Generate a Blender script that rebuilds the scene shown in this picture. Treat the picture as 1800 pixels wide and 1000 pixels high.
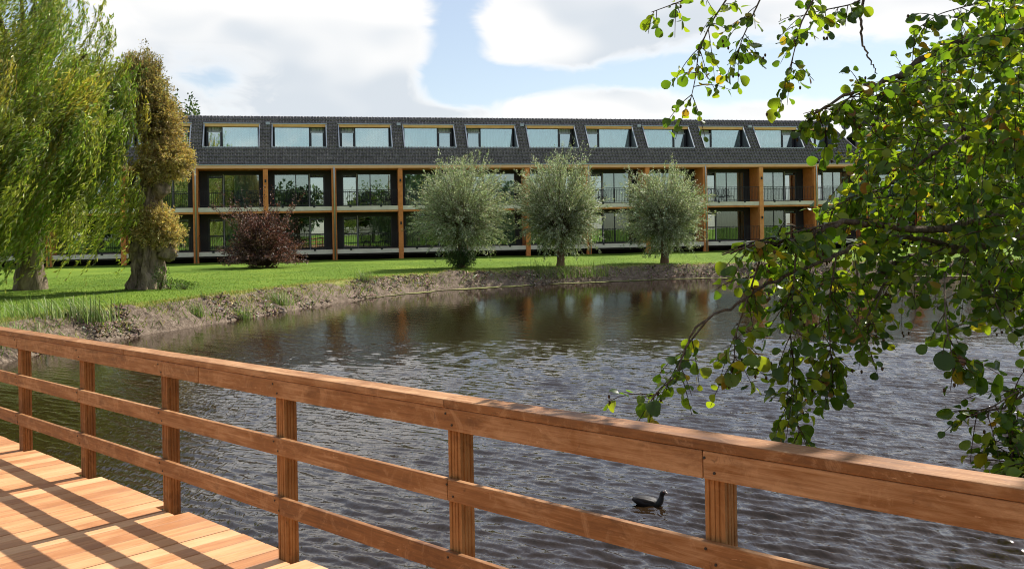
import bpy, bmesh, math, random
import numpy as np
from mathutils import Vector, Matrix, noise as mnoise

for o in list(bpy.data.objects):
    bpy.data.objects.remove(o, do_unlink=True)
scene = bpy.context.scene
COL = scene.collection
random.seed(7)
RNG = np.random.default_rng(7)
R = math.radians

# ------------------------------------------------------------------ camera
EYE = 2.6            # metres above the pond (water is z = 0)
F = 1650.0           # focal length in photo pixels (1800 px wide)
ROLL = 0.0171
HOR = 402.0          # row of the horizon at the optical axis
cam_d = bpy.data.cameras.new('camera')
cam = bpy.data.objects.new('camera', cam_d)
COL.objects.link(cam)
cam_d.sensor_width = 36.0
cam_d.lens = 36.0 * F / 1800.0
cam_d.shift_y = -(500 - HOR) / 1800.0
cam_d.clip_start = 0.05
cam_d.clip_end = 3000
c, s = math.cos(ROLL), math.sin(ROLL)
cam.matrix_world = Matrix(((c, s, 0, 0), (0, 0, -1, 0), (-s, c, 0, EYE), (0, 0, 0, 1)))
scene.camera = cam

# ------------------------------------------------------------------ light
SUN_AZ, SUN_EL = 43.5, 46.5
world = bpy.data.worlds.new('World')
scene.world = world
world.use_nodes = True
sun_d = bpy.data.lights.new('sun', 'SUN')
sun = bpy.data.objects.new('sun', sun_d)
COL.objects.link(sun)
sun_d.energy = 2.5
sun_d.angle = R(0.6)
sun_d.color = (1.0, 0.94, 0.85)
sdir = Vector((math.sin(R(SUN_AZ)) * math.cos(R(SUN_EL)), math.cos(R(SUN_AZ)) * math.cos(R(SUN_EL)), math.sin(R(SUN_EL))))
sun.rotation_euler = sdir.to_track_quat('Z', 'Y').to_euler()
sun.location = (30, 30, 40)

vs = scene.view_settings
vs.view_transform = 'Standard'
vs.look = 'None'
vs.exposure = 1.58
vs.gamma = 1.0
vs.use_curve_mapping = False
scene.render.engine = 'CYCLES'
cy = scene.cycles
cy.use_denoising = True
try:
    cy.denoiser = 'OPENIMAGEDENOISE'
    cy.denoising_input_passes = 'RGB_ALBEDO_NORMAL'
except Exception:
    pass
cy.max_bounces = 6
cy.diffuse_bounces = 3
cy.glossy_bounces = 3
cy.transmission_bounces = 4
cy.transparent_max_bounces = 8
cy.caustics_reflective = False
cy.caustics_refractive = False
cy.sample_clamp_indirect = 6
cy.filter_width = 1.05
cy.use_adaptive_sampling = True
cy.adaptive_threshold = 0.015


class NT:
    """small helper to wire shader nodes"""
    def __init__(self, tree):
        self.t = tree
        tree.nodes.clear()

    def n(self, kind, **kw):
        nd = self.t.nodes.new(kind)
        for k, v in kw.items():
            setattr(nd, k, v)
        return nd

    def set(self, sock, v):
        if hasattr(v, 'is_linked') or isinstance(v, bpy.types.NodeSocket):
            self.t.links.new(v, sock)
        else:
            sock.default_value = v

    def math(self, op, a, b=0.0, c=None, clamp=False):
        nd = self.n('ShaderNodeMath', operation=op, use_clamp=clamp)
        self.set(nd.inputs[0], a)
        self.set(nd.inputs[1], b)
        if c is not None:
            self.set(nd.inputs[2], c)
        return nd.outputs[0]

    def vmath(self, op, a, b=(0, 0, 0)):
        nd = self.n('ShaderNodeVectorMath', operation=op)
        self.set(nd.inputs[0], a)
        self.set(nd.inputs[1], b)
        return nd.outputs[0]

    def noise(self, vec, scale, detail=4.0, rough=0.5, dist=0.0, col=False):
        nd = self.n('ShaderNodeTexNoise')
        if vec is not None:
            self.set(nd.inputs['Vector'], vec)
        nd.inputs['Scale'].default_value = scale
        nd.inputs['Detail'].default_value = detail
        nd.inputs['Roughness'].default_value = rough
        nd.inputs['Distortion'].default_value = dist
        return nd.outputs[1 if col else 0]

    def ramp(self, fac, stops, interp='LINEAR'):
        nd = self.n('ShaderNodeValToRGB')
        nd.color_ramp.interpolation = interp
        el = nd.color_ramp.elements
        while len(el) < len(stops):
            el.new(0.5)
        for e, (p, col) in zip(el, stops):
            e.position = p
            e.color = (*col, 1) if len(col) == 3 else col
        self.set(nd.inputs[0], fac)
        return nd.outputs[0]

    def mix(self, fac, a, b, mode='MIX'):
        nd = self.n('ShaderNodeMix', data_type='RGBA', blend_type=mode)
        self.set(nd.inputs[0], fac)
        for so, v in ((nd.inputs[6], a), (nd.inputs[7], b)):
            if isinstance(v, (tuple, list)) and len(v) == 3:
                v = (*v, 1)
            self.set(so, v)
        return nd.outputs[2]

    def maprange(self, v, a, b, c=0.0, d=1.0, smooth=True):
        nd = self.n('ShaderNodeMapRange', interpolation_type='SMOOTHSTEP' if smooth else 'LINEAR')
        self.set(nd.inputs[0], v)
        nd.inputs[1].default_value = a
        nd.inputs[2].default_value = b
        nd.inputs[3].default_value = c
        nd.inputs[4].default_value = d
        return nd.outputs[0]


# --- sky: physical sky with cumulus clouds
w = NT(world.node_tree)
sky = w.n('ShaderNodeTexSky', sky_type='NISHITA')
sky.sun_disc = False
sky.sun_elevation = R(SUN_EL)
sky.sun_rotation = R(SUN_AZ)
sky.air_density = 1.0
sky.dust_density = 0.4
sky.ozone_density = 1.4
SKY_K, CLOUD = 0.043, 0.358
tc = w.n('ShaderNodeTexCoord')
dvec = tc.outputs['Generated']
sep = w.n('ShaderNodeSeparateXYZ')
w.set(sep.inputs[0], dvec)
az = w.math('ARCTAN2', sep.outputs[0], sep.outputs[1])
el = w.math('ARCSINE', sep.outputs[2])
stretch = w.vmath('MULTIPLY', dvec, (1.0, 1.0, 2.0))
warp = w.vmath('MULTIPLY', w.vmath('SUBTRACT', w.noise(stretch, 9.0, 1, .6, col=True), (.5, .5, .5)), (.16, .16, .16))
wst = w.vmath('ADD', stretch, warp)
nA = w.noise(wst, 3.4, 5, .56)
nB = w.noise(w.vmath('ADD', wst, (3.1, 1.7, .4)), 17.0, 4, .6)
dens = w.math('ADD', w.math('MULTIPLY', nA, 0.8), w.math('MULTIPLY', nB, 0.32))


def px_dir(x, y):
    xc, yc = (x - 900) / F, (HOR - y) / F
    X = xc * math.cos(ROLL) + yc * math.sin(ROLL)
    Z = -xc * math.sin(ROLL) + yc * math.cos(ROLL)
    return math.atan2(X, 1.0), math.asin(Z / math.sqrt(X * X + Z * Z + 1))


# where the main clouds stand over the roof (photo column, row, half width, half height, weight)
CLOUDS = [(420, 40, 330, 110, .30), (640, 110, 120, 110, .26), (560, 185, 220, 50, .20), (780, 200, 60, 14, .20),
          (800, 80, 55, 120, -.36), (1020, 62, 160, 40, .30), (1180, 10, 260, 45, .26), (980, 112, 60, 20, .12),
          (1040, 186, 170, 36, .36), (1260, 130, 280, 26, -.26), (880, 150, 110, 22, -.22), (1560, 30, 260, 60, .26), (1340, 195, 70, 18, .24),
          (1480, 200, 90, 20, .24), (1400, 130, 160, 40, -.22), (375, 140, 60, 26, -.18), (210, 110, 70, 60, .12)]
acc = None
for (x, y, hw, hh, wt) in CLOUDS:
    a0, e0 = px_dir(x, y)
    da = w.math('DIVIDE', w.math('SUBTRACT', az, a0), hw / F)
    de = w.math('DIVIDE', w.math('SUBTRACT', el, e0), hh / F)
    r2 = w.math('ADD', w.math('MULTIPLY', da, da), w.math('MULTIPLY', de, de))
    g = w.math('MULTIPLY', w.math('EXPONENT', w.math('MULTIPLY', r2, -0.9)), wt)
    acc = g if acc is None else w.math('ADD', acc, g)
dens = w.math('ADD', dens, acc)
mask = w.maprange(dens, 0.555, 0.765)
low = w.maprange(sep.outputs[2], -0.02, 0.05)
grey = w.maprange(w.noise(w.vmath('ADD', wst, (7.7, .3, 2.2)), 4.2, 2, .5), 0.42, 0.68)
grey = w.math('MULTIPLY', grey, w.maprange(dens, .64, .80))
ccol = w.mix(grey, (1.0, .985, .965), (.68, .73, .785))
ccol2 = w.vmath('MULTIPLY', ccol, (CLOUD, CLOUD, CLOUD))
skyc = w.vmath('MULTIPLY', sky.outputs[0], (SKY_K, SKY_K, SKY_K))
veil = w.math('MULTIPLY', w.math('ADD', w.math('MULTIPLY', mask, .72), .24), low)
final = w.mix(veil, skyc, ccol2)
bg = w.n('ShaderNodeBackground')
w.set(bg.inputs[0], final)
bg.inputs[1].default_value = 1.0
world.cycles.sampling_method = 'MANUAL'
world.cycles.sample_map_resolution = 512
wo = w.n('ShaderNodeOutputWorld')
w.set(wo.inputs[0], bg.outputs[0])


# ------------------------------------------------------------------ helpers
def unp(x, y, Y):
    """point at depth Y (metres in front of the lens) behind photo pixel x, y"""
    a, b = (x - 900) / F, (HOR - y) / F
    c, s = math.cos(ROLL), math.sin(ROLL)
    return Vector(((a * c + b * s) * Y, Y, EYE + (-a * s + b * c) * Y))


def tag(o, label=None, cat=None, group=None, kind=None):
    if label:
        o['label'] = label
    if cat:
        o['category'] = cat
    if group:
        o['group'] = group
    if kind:
        o['kind'] = kind
    return o


def empty(name, loc=(0, 0, 0), rz=0.0, parent=None):
    o = bpy.data.objects.new(name, None)
    COL.objects.link(o)
    o.location = loc
    o.rotation_euler = (0, 0, rz)
    o.parent = parent
    o.empty_display_size = 0.2
    return o


def link(name, me, mat=None, parent=None, loc=None, rot=None):
    if mat is not None and not me.materials:
        me.materials.append(mat)
    o = bpy.data.objects.new(name, me)
    COL.objects.link(o)
    if parent:
        o.parent = parent
    if loc is not None:
        o.location = loc
    if rot is not None:
        o.rotation_euler = rot
    return o


class MB:
    def __init__(self):
        self.v = []
        self.f = []

    def add(self, vs_, fs_):
        k = len(self.v)
        self.v.extend(tuple(p) for p in vs_)
        self.f.extend(tuple(i + k for i in f) for f in fs_)
        return self

    def box(self, x0, x1, y0, y1, z0, z1):
        return self.add([(x0, y0, z0), (x1, y0, z0), (x1, y1, z0), (x0, y1, z0), (x0, y0, z1), (x1, y0, z1), (x1, y1, z1), (x0, y1, z1)],
                        [(0, 3, 2, 1), (4, 5, 6, 7), (0, 1, 5, 4), (1, 2, 6, 5), (2, 3, 7, 6), (3, 0, 4, 7)])

    def tube(self, pts, rad, n=6, cap=True):
        pts = [Vector(p) for p in pts]
        if not hasattr(rad, '__len__'):
            rad = [rad] * len(pts)
        up = None
        rings = []
        for i, p in enumerate(pts):
            a = pts[max(0, i - 1)]
            b = pts[min(len(pts) - 1, i + 1)]
            d = (b - a)
            d = d.normalized() if d.length > 1e-9 else Vector((0, 0, 1))
            if up is None:
                up = Vector((1, 0, 0)) if abs(d.x) < .9 else Vector((0, 1, 0))
            u = d.cross(up)
            u = u.normalized() if u.length > 1e-6 else d.orthogonal().normalized()
            v_ = d.cross(u).normalized()
            up = u.cross(d)
            rings.append([p + (u * math.cos(2 * math.pi * k / n) + v_ * math.sin(2 * math.pi * k / n)) * rad[i] for k in range(n)])
        vs_ = [q for r in rings for q in r]
        fs_ = []
        for i in range(len(rings) - 1):
            for k in range(n):
                a, b = i * n + k, i * n + (k + 1) % n
                fs_.append((a, b, b + n, a + n))
        if cap:
            fs_.append(tuple(range(n))[::-1])
            fs_.append(tuple(range((len(rings) - 1) * n, len(rings) * n)))
        return self.add(vs_, fs_)

    def ring(self, c_, u, v_, r, t, n=20, m=5):
        pts = [Vector(c_) + Vector(u) * math.cos(2 * math.pi * k / n) * r + Vector(v_) * math.sin(2 * math.pi * k / n) * r for k in range(n + 1)]
        return self.tube(pts, t, m, cap=False)

    def mesh(self, name, smooth=False):
        me = bpy.data.meshes.new(name)
        me.from_pydata(self.v, [], self.f)
        me.update()
        if smooth:
            me.polygons.foreach_set('use_smooth', [True] * len(me.polygons))
        return me

    def build(self, name, mat, parent=None, loc=None, rot=None, smooth=False):
        return link(name, self.mesh(name, smooth), mat, parent, loc, rot)


def bevel_box(name, sx, sy, sz, b=.004, seg=1):
    bm = bmesh.new()
    bmesh.ops.create_cube(bm, size=1.0)
    for v in bm.verts:
        v.co = Vector((v.co.x * sx, v.co.y * sy, v.co.z * sz))
    bmesh.ops.bevel(bm, geom=list(bm.edges), offset=b, segments=seg, affect='EDGES', profile=.6)
    me = bpy.data.meshes.new(name)
    bm.to_mesh(me)
    bm.free()
    return me


def np_mesh(name, verts, quads=None, tris=None, smooth=False, colors=None):
    me = bpy.data.meshes.new(name)
    verts = np.asarray(verts, dtype=np.float32)
    nq = 0 if quads is None else len(quads)
    nt = 0 if tris is None else len(tris)
    me.vertices.add(len(verts))
    me.vertices.foreach_set('co', verts.ravel())
    loops = []
    if nq:
        loops.append(np.asarray(quads, dtype=np.int32).ravel())
    if nt:
        loops.append(np.asarray(tris, dtype=np.int32).ravel())
    loops = np.concatenate(loops)
    me.loops.add(len(loops))
    me.loops.foreach_set('vertex_index', loops)
    me.polygons.add(nq + nt)
    start = np.concatenate([np.arange(nq) * 4, nq * 4 + np.arange(nt) * 3]).astype(np.int32)
    tot = np.concatenate([np.full(nq, 4), np.full(nt, 3)]).astype(np.int32)
    me.polygons.foreach_set('loop_start', start)
    me.polygons.foreach_set('loop_total', tot)
    if smooth:
        me.polygons.foreach_set('use_smooth', np.ones(nq + nt, dtype=bool))
    me.update(calc_edges=True)
    if colors is not None:
        at = me.color_attributes.new('Col', 'FLOAT_COLOR', 'POINT')
        cc = np.ones((len(verts), 4), dtype=np.float32)
        cc[:, :3] = colors
        at.data.foreach_set('color', cc.ravel())
    return me


def unit(a):
    return a / np.maximum(np.linalg.norm(a, axis=1, keepdims=True), 1e-9)


def leaf_cards(name, P, D, L, W, colors, fold=.25, tilt=None):
    """narrow leaves: two triangles folded on the midrib, one quad each"""
    n = len(P)
    D = unit(D)
    T = RNG.normal(size=(n, 3)) if tilt is None else tilt
    S = unit(np.cross(D, T))
    N = np.cross(S, D)
    L = L[:, None]
    W = W[:, None]
    v = np.empty((n, 4, 3))
    v[:, 0] = P
    v[:, 1] = P + D * L * .45 + S * W * .5 + N * W * fold
    v[:, 2] = P + D * L
    v[:, 3] = P + D * L * .45 - S * W * .5 + N * W * fold
    idx = np.arange(n)[:, None] * 4 + np.array([[0, 1, 2, 3]])
    tris = np.concatenate([idx[:, [0, 1, 2]], idx[:, [0, 2, 3]]])
    return np_mesh(name, v.reshape(-1, 3), None, tris, False, np.repeat(colors, 4, axis=0))


def vary(base, n, dv=.25, alt=None, p=.2):
    """n leaf colours around a base colour, some of another colour"""
    col = np.tile(np.array(base), (n, 1))
    if alt is not None:
        m = RNG.random(n) < p
        col[m] = np.array(alt)
    return np.clip(col * (1 + RNG.normal(0, dv, (n, 1))) * (1 + RNG.normal(0, dv * .35, (n, 3))), .003, .9)


# ------------------------------------------------------------------ materials
MATS = {}


def new_mat(name):
    m = bpy.data.materials.new(name)
    m.use_nodes = True
    MATS[name] = m
    return m, NT(m.node_tree)


def principled(nt, color, rough=.6, spec=.5, normal=None, metal=0.0):
    b = nt.n('ShaderNodeBsdfPrincipled')
    if isinstance(color, (tuple, list)) and len(color) == 3:
        color = (*color, 1)
    nt.set(b.inputs['Base Color'], color)
    nt.set(b.inputs['Roughness'], rough)
    b.inputs['Specular IOR Level'].default_value = spec
    b.inputs['Metallic'].default_value = metal
    if normal is not None:
        nt.set(b.inputs['Normal'], normal)
    return b


def out(nt, sh):
    o = nt.n('ShaderNodeOutputMaterial')
    nt.set(o.inputs[0], sh)


def bump(nt, h, strength=.3, dist=.02):
    b = nt.n('ShaderNodeBump')
    b.inputs['Strength'].default_value = strength
    b.inputs['Distance'].default_value = dist
    nt.set(b.inputs['Height'], h)
    return b.outputs[0]


def plain(name, color, rough=.6, spec=.5, metal=0.0, nscale=None, namp=.25):
    m, nt = new_mat(name)
    col = (*color, 1)
    nrm = None
    if nscale:
        tcn = nt.n('ShaderNodeTexCoord').outputs['Object']
        nz = nt.noise(tcn, nscale, 5, .6)
        k = nt.maprange(nz, .3, .7, 1 - namp, 1 + namp, False)
        kk = nt.n('ShaderNodeCombineXYZ')
        for i in range(3):
            nt.set(kk.inputs[i], k)
        col = nt.vmath('MULTIPLY', color, kk.outputs[0])
        nrm = bump(nt, nz, .15, .02)
    out(nt, principled(nt, col, rough, spec, nrm, metal).outputs[0])
    return m


def leaf_mat(name, trans=.4, rough=.45, spec=.4, boost=(1.25, 1.35, .7), rand=False):
    m, nt = new_mat(name)
    if rand:
        oi = nt.n('ShaderNodeObjectInfo')
        col = nt.ramp(oi.outputs['Random'], rand)
    else:
        a = nt.n('ShaderNodeAttribute', attribute_name='Col')
        col = a.outputs['Color']
    p = principled(nt, col, rough, spec)
    t = nt.n('ShaderNodeBsdfTranslucent')
    nt.set(t.inputs[0], nt.vmath('MULTIPLY', col, boost))
    mx = nt.n('ShaderNodeMixShader')
    mx.inputs[0].default_value = trans
    nt.set(mx.inputs[1], p.outputs[0])
    nt.set(mx.inputs[2], t.outputs[0])
    out(nt, mx.outputs[0])
    return m


def wood(name, dark, mid, light, grain=(1.2, 26, 26), rough=.55, specks=0.0, var=.22, bumpk=.2):
    """planed boards: grain along local X, each board its own tone"""
    m, nt = new_mat(name)
    tcn = nt.n('ShaderNodeTexCoord').outputs['Object']
    oi = nt.n('ShaderNodeObjectInfo').outputs['Random']
    off = nt.n('ShaderNodeCombineXYZ')
    nt.set(off.inputs[0], nt.math('MULTIPLY', oi, 37.0))
    nt.set(off.inputs[1], nt.math('MULTIPLY', oi, 11.0))
    v = nt.vmath('ADD', tcn, off.outputs[0])
    g1 = nt.noise(nt.vmath('MULTIPLY', v, grain), 1.0, 9, .68, .6)
    g2 = nt.noise(nt.vmath('MULTIPLY', v, (2.2, 4.5, 4.5)), 1.0, 4, .6, .8)
    f = nt.math('ADD', nt.math('MULTIPLY', g1, .55), nt.math('MULTIPLY', g2, .45))
    f = nt.math('ADD', f, nt.math('MULTIPLY', nt.math('SUBTRACT', oi, .5), var))
    col = nt.ramp(f, [(.30, dark), (.5, mid), (.70, light)])
    if specks:
        sp = nt.noise(nt.vmath('MULTIPLY', v, (14, 40, 40)), 1.0, 3, .7)
        sp2 = nt.noise(v, 3.0, 3, .6)
        msk = nt.math('MULTIPLY', nt.maprange(sp, .62, .72), nt.maprange(sp2, .42, .62))
        col = nt.mix(nt.math('MULTIPLY', msk, specks), col, light)
        st = nt.maprange(nt.noise(nt.vmath('MULTIPLY', v, (3.5, 9, 9)), 1.0, 5, .7), .52, .72)
        col = nt.mix(nt.math('MULTIPLY', st, .6), col, dark)
        bl = nt.maprange(nt.noise(v, 5.5, 6, .75, 1.5), .50, .66)
        col = nt.mix(nt.math('MULTIPLY', bl, .38), col, light)
        dk = nt.maprange(nt.noise(nt.vmath('ADD', v, (5.5, 2.2, 1.1)), 9.0, 5, .8, 1.0), .60, .74)
        col = nt.mix(nt.math('MULTIPLY', dk, .55), col, (dark[0] * .5, dark[1] * .5, dark[2] * .6))
    nrm = bump(nt, g1, bumpk, .004)
    rr = nt.maprange(g2, .3, .7, rough - .1, rough + .15, False)
    out(nt, principled(nt, col, rr, .35, nrm).outputs[0])
    return m


M_deck = wood('deck_wood', (.42, .18, .07), (.60, .30, .13), (.72, .415, .205), var=.38)
M_rail = wood('rail_wood', (.13, .052, .018), (.30, .130, .042), (.58, .34, .17), grain=(2.4, 46, 46), specks=.8, var=.12, rough=.6)
M_post = wood('post_wood', (.15, .058, .015), (.31, .132, .037), (.50, .25, .09), grain=(18, 18, 1.4), specks=.2, var=.12, rough=.6)
M_facwood = wood('facade_wood', (.58, .185, .045), (.74, .27, .075), (.82, .37, .13), grain=(3, 3, 3), var=.3)
M_fascia = wood('fascia_wood', (.80, .40, .20), (.88, .49, .27), (.92, .57, .35), grain=(.6, 14, 14), var=.15)
M_headb = wood('dormer_head_wood', (.70, .34, .10), (.84, .47, .16), (.90, .60, .28), grain=(.6, 14, 14), var=.15)
M_slab = plain('pale_concrete', (.74, .67, .56), .8, .3, nscale=1.3, namp=.12)
M_dark = plain('dark_cladding', (.022, .020, .023), .55, .4)
M_plinth = plain('plinth_shaded', (.03, .024, .02), .9, .2, nscale=2, namp=.4)  # dark brown, with the shade of the crawl space put into the colour
M_frame = plain('window_frame_dark', (.03, .03, .036), .4, .5)
M_frameL = plain('window_frame_grey', (.42, .43, .44), .45, .5)
M_zinc = plain('zinc_trim', (.40, .44, .48), .4, .5, .6)
M_pipe = plain('downpipe_zinc', (.50, .50, .50), .35, .5, .7)
M_black = plain('black_metal', (.012, .012, .014), .45, .5)
M_white = plain('white_plastic', (.75, .75, .73), .5)
M_flat = plain('flat_roof_grey', (.16, .16, .17), .9)
M_inner = plain('room_plaster', (.30, .29, .27), .9, .2)
M_brick = plain('chimney_dark', (.06, .05, .05), .9, .2, nscale=6)


def tile_mat():
    m, nt = new_mat('roof_tile_glazed')
    tcn = nt.n('ShaderNodeTexCoord').outputs['Object']
    nz = nt.noise(tcn, 5.5, 3, .6)
    n2 = nt.noise(tcn, .7, 3, .6)
    f = nt.math('ADD', nt.math('MULTIPLY', nz, .7), nt.math('MULTIPLY', n2, .3))
    col = nt.ramp(f, [(.35, (.062, .053, .054)), (.5, (.112, .097, .098)), (.66, (.19, .168, .168))])
    rr = nt.maprange(nz, .3, .7, .20, .36, False)
    out(nt, principled(nt, col, rr, .75, bump(nt, nt.noise(tcn, 24, 3, .6), .08, .01)).outputs[0])
    return m


M_tile = tile_mat()


def glass_mat(name, tint, refl, rough=.0):
    m, nt = new_mat(name)
    lw = nt.n('ShaderNodeLayerWeight')
    lw.inputs[0].default_value = .35
    tr = nt.n('ShaderNodeBsdfTransparent')
    tr.inputs[0].default_value = (*tint, 1)
    gl = nt.n('ShaderNodeBsdfGlossy')
    gl.inputs[0].default_value = (.86, .97, .98, 1)
    gl.inputs[1].default_value = rough
    tcn = nt.n('ShaderNodeTexCoord').outputs['Object']
    nt.set(gl.inputs['Normal'], bump(nt, nt.noise(tcn, .9, 2, .5), .02, .05))
    mx = nt.n('ShaderNodeMixShader')
    nt.set(mx.inputs[0], nt.math('ADD', nt.math('MULTIPLY', lw.outputs[0], .6), refl, clamp=True))
    nt.set(mx.inputs[1], tr.outputs[0])
    nt.set(mx.inputs[2], gl.outputs[0])
    out(nt, mx.outputs[0])
    return m


M_glass = glass_mat('window_glass', (.68, .77, .73), .22)
M_glassL = glass_mat('window_glass_lower', (.58, .67, .60), .10)
M_glassD = glass_mat('door_glass', (.45, .5, .52), .46)
M_glassU = glass_mat('dormer_glass', (.78, .92, .92), .40)


def curtain_mat():
    m, nt = new_mat('curtain_voile')
    oi = nt.n('ShaderNodeObjectInfo').outputs['Random']
    col = nt.ramp(oi, [(0, (.62, .68, .66)), (.5, (.74, .78, .75)), (1, (.55, .62, .60))])
    p = principled(nt, col, .9, .1)
    out(nt, p.outputs[0])
    return m


M_curt = curtain_mat()
M_curtD = plain('curtain_dark', (.20, .225, .20), .9, .1)

# ------------------------------------------------------------------ terrain
POND = np.array([(-14, -30), (-13.2, -8), (-12.2, 4), (-11.3, 12), (-10.9, 17), (-10.65, 19.3), (-10.3, 22.4), (-9.6, 24.6), (-8.5, 27.6), (-7.4, 31.3),
                 (-6.2, 35.0), (-4.3, 39.0), (-1.8, 41.6), (0.6, 43.0), (3.0, 44.3), (6.2, 45.6), (9.6, 46.4), (13.5, 45.8), (18, 45.0), (23, 44.2), (27.5, 42.5),
                 (27, 38), (22.5, 29), (16.5, 19.5), (11.5, 12.5), (8.4, 8.2), (7.0, 4.5), (6.8, -5), (6.5, -30)], dtype=float)


def smooth_poly(P, it=2):
    for _ in range(it):
        Q = np.empty((len(P) * 2, 2))
        N_ = np.roll(P, -1, 0)
        Q[0::2] = .75 * P + .25 * N_
        Q[1::2] = .25 * P + .75 * N_
        P = Q
    return P


SHORE = smooth_poly(POND)


def pond_dist_exact(x, y):
    """signed distance to the shoreline, positive on land"""
    p = np.stack([x, y], -1).reshape(-1, 2)
    best = np.full(len(p), 1e9)
    inside = np.zeros(len(p), bool)
    A, B = SHORE, np.roll(SHORE, -1, 0)
    for a, b in zip(A, B):
        ab = b - a
        t = np.clip(((p - a) @ ab) / (ab @ ab), 0, 1)
        q = p - a - t[:, None] * ab
        best = np.minimum(best, q[:, 0] ** 2 + q[:, 1] ** 2)
        cond = ((a[1] > p[:, 1]) != (b[1] > p[:, 1]))
        xi = a[0] + (p[:, 1] - a[1]) * ab[0] / (ab[1] if abs(ab[1]) > 1e-9 else 1e-9)
        inside ^= cond & (p[:, 0] < xi)
    best = np.sqrt(best)
    return np.where(inside, -best, best).reshape(np.shape(x))


_gx = np.arange(-70, 70.01, .25)
_gy = np.arange(-70, 75.01, .25)
_gd = pond_dist_exact(*np.meshgrid(_gx, _gy))


def pond_dist(x, y):
    """the same from a table, straight-line in between"""
    x, y = np.asarray(x, float), np.asarray(y, float)
    fx = np.clip((x + 70) / .25, 0, len(_gx) - 1.001)
    fy = np.clip((y + 70) / .25, 0, len(_gy) - 1.001)
    ix, iy = fx.astype(int), fy.astype(int)
    tx, ty = fx - ix, fy - iy
    return ((_gd[iy, ix] * (1 - tx) + _gd[iy, ix + 1] * tx) * (1 - ty) + (_gd[iy + 1, ix] * (1 - tx) + _gd[iy + 1, ix + 1] * tx) * ty)


def fbm2(x, y, seed=0, octaves=4, scale=1.0):
    """cheap value noise for arrays"""
    tot = np.zeros_like(x, dtype=float)
    amp = 1.0
    for o_ in range(octaves):
        fx, fy = x * scale * 2 ** o_ + seed * 17.3, y * scale * 2 ** o_ + seed * 5.1
        ix, iy = np.floor(fx), np.floor(fy)
        tx, ty = fx - ix, fy - iy
        tx, ty = tx * tx * (3 - 2 * tx), ty * ty * (3 - 2 * ty)

        def h(a, b):
            q = np.sin(a * 127.1 + b * 311.7 + seed * 74.7) * 43758.5453
            return q - np.floor(q)
        tot += amp * ((h(ix, iy) * (1 - tx) + h(ix + 1, iy) * tx) * (1 - ty) + (h(ix, iy + 1) * (1 - tx) + h(ix + 1, iy + 1) * tx) * ty - .5)
        amp *= .5
    return tot


LAWN = 0.66


def ground_z(x, y, d=None, rough=True):
    if d is None:
        d = pond_dist(x, y)
    wd = .85 + .45 * fbm2(x, y, 3, 2, .35)
    t = np.clip(d / wd, 0, 1)
    z = np.where(d < 0, np.maximum(-1.1, d * .6), LAWN * (t ** .75) * (1.0 - .12 * (1 - t)))
    z = z + np.where(d > 0, .09 * np.clip((d - 2) / 14, 0, 1), 0)
    if rough:
        bank = np.clip(1 - np.abs(d - .45) / .9, 0, 1)
        z = z + bank * (.26 * fbm2(x, y, 1, 4, 2.0) + .09 * fbm2(x, y, 8, 2, 5))
        z = z + np.where(d > .8, .05 * fbm2(x, y, 5, 2, .5), 0)
    return z


def gz(x, y):
    return float(ground_z(np.array([float(x)]), np.array([float(y)]))[0])


def axis(a, b, step, lo, hi, grow=1.22):
    core = list(np.arange(a, b + 1e-6, step))
    s_, q = step, a
    left = []
    while q > lo:
        s_ *= grow
        q -= s_
        left.append(q)
    s_, q = step, b
    right = []
    while q < hi:
        s_ *= grow
        q += s_
        right.append(q)
    return np.array(left[::-1] + core + right)


xs = axis(-15, 24, .13, -900, 900)
ys = axis(15, 50, .13, -300, 1600)
GX, GY = np.meshgrid(xs, ys)
GD = pond_dist(GX, GY)
GZ = ground_z(GX, GY, GD)
nx, ny = len(xs), len(ys)
ii = np.arange(nx * ny).reshape(ny, nx)
quads = np.stack([ii[:-1, :-1], ii[:-1, 1:], ii[1:, 1:], ii[1:, :-1]], -1).reshape(-1, 4)
# colour attribute: R = bare soil of the bank, G = dry grass along its top
edge = GD + .35 * fbm2(GX, GY, 11, 4, 1.1)
soil = np.clip((1.12 - edge) / .22, 0, 1)
dry = np.exp(-((edge - 1.3) / .55) ** 2)
tcol = np.stack([soil, dry, np.zeros_like(soil)], -1).reshape(-1, 3)
me = np_mesh('lawn', np.stack([GX, GY, GZ], -1).reshape(-1, 3), quads, None, True, tcol)


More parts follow.
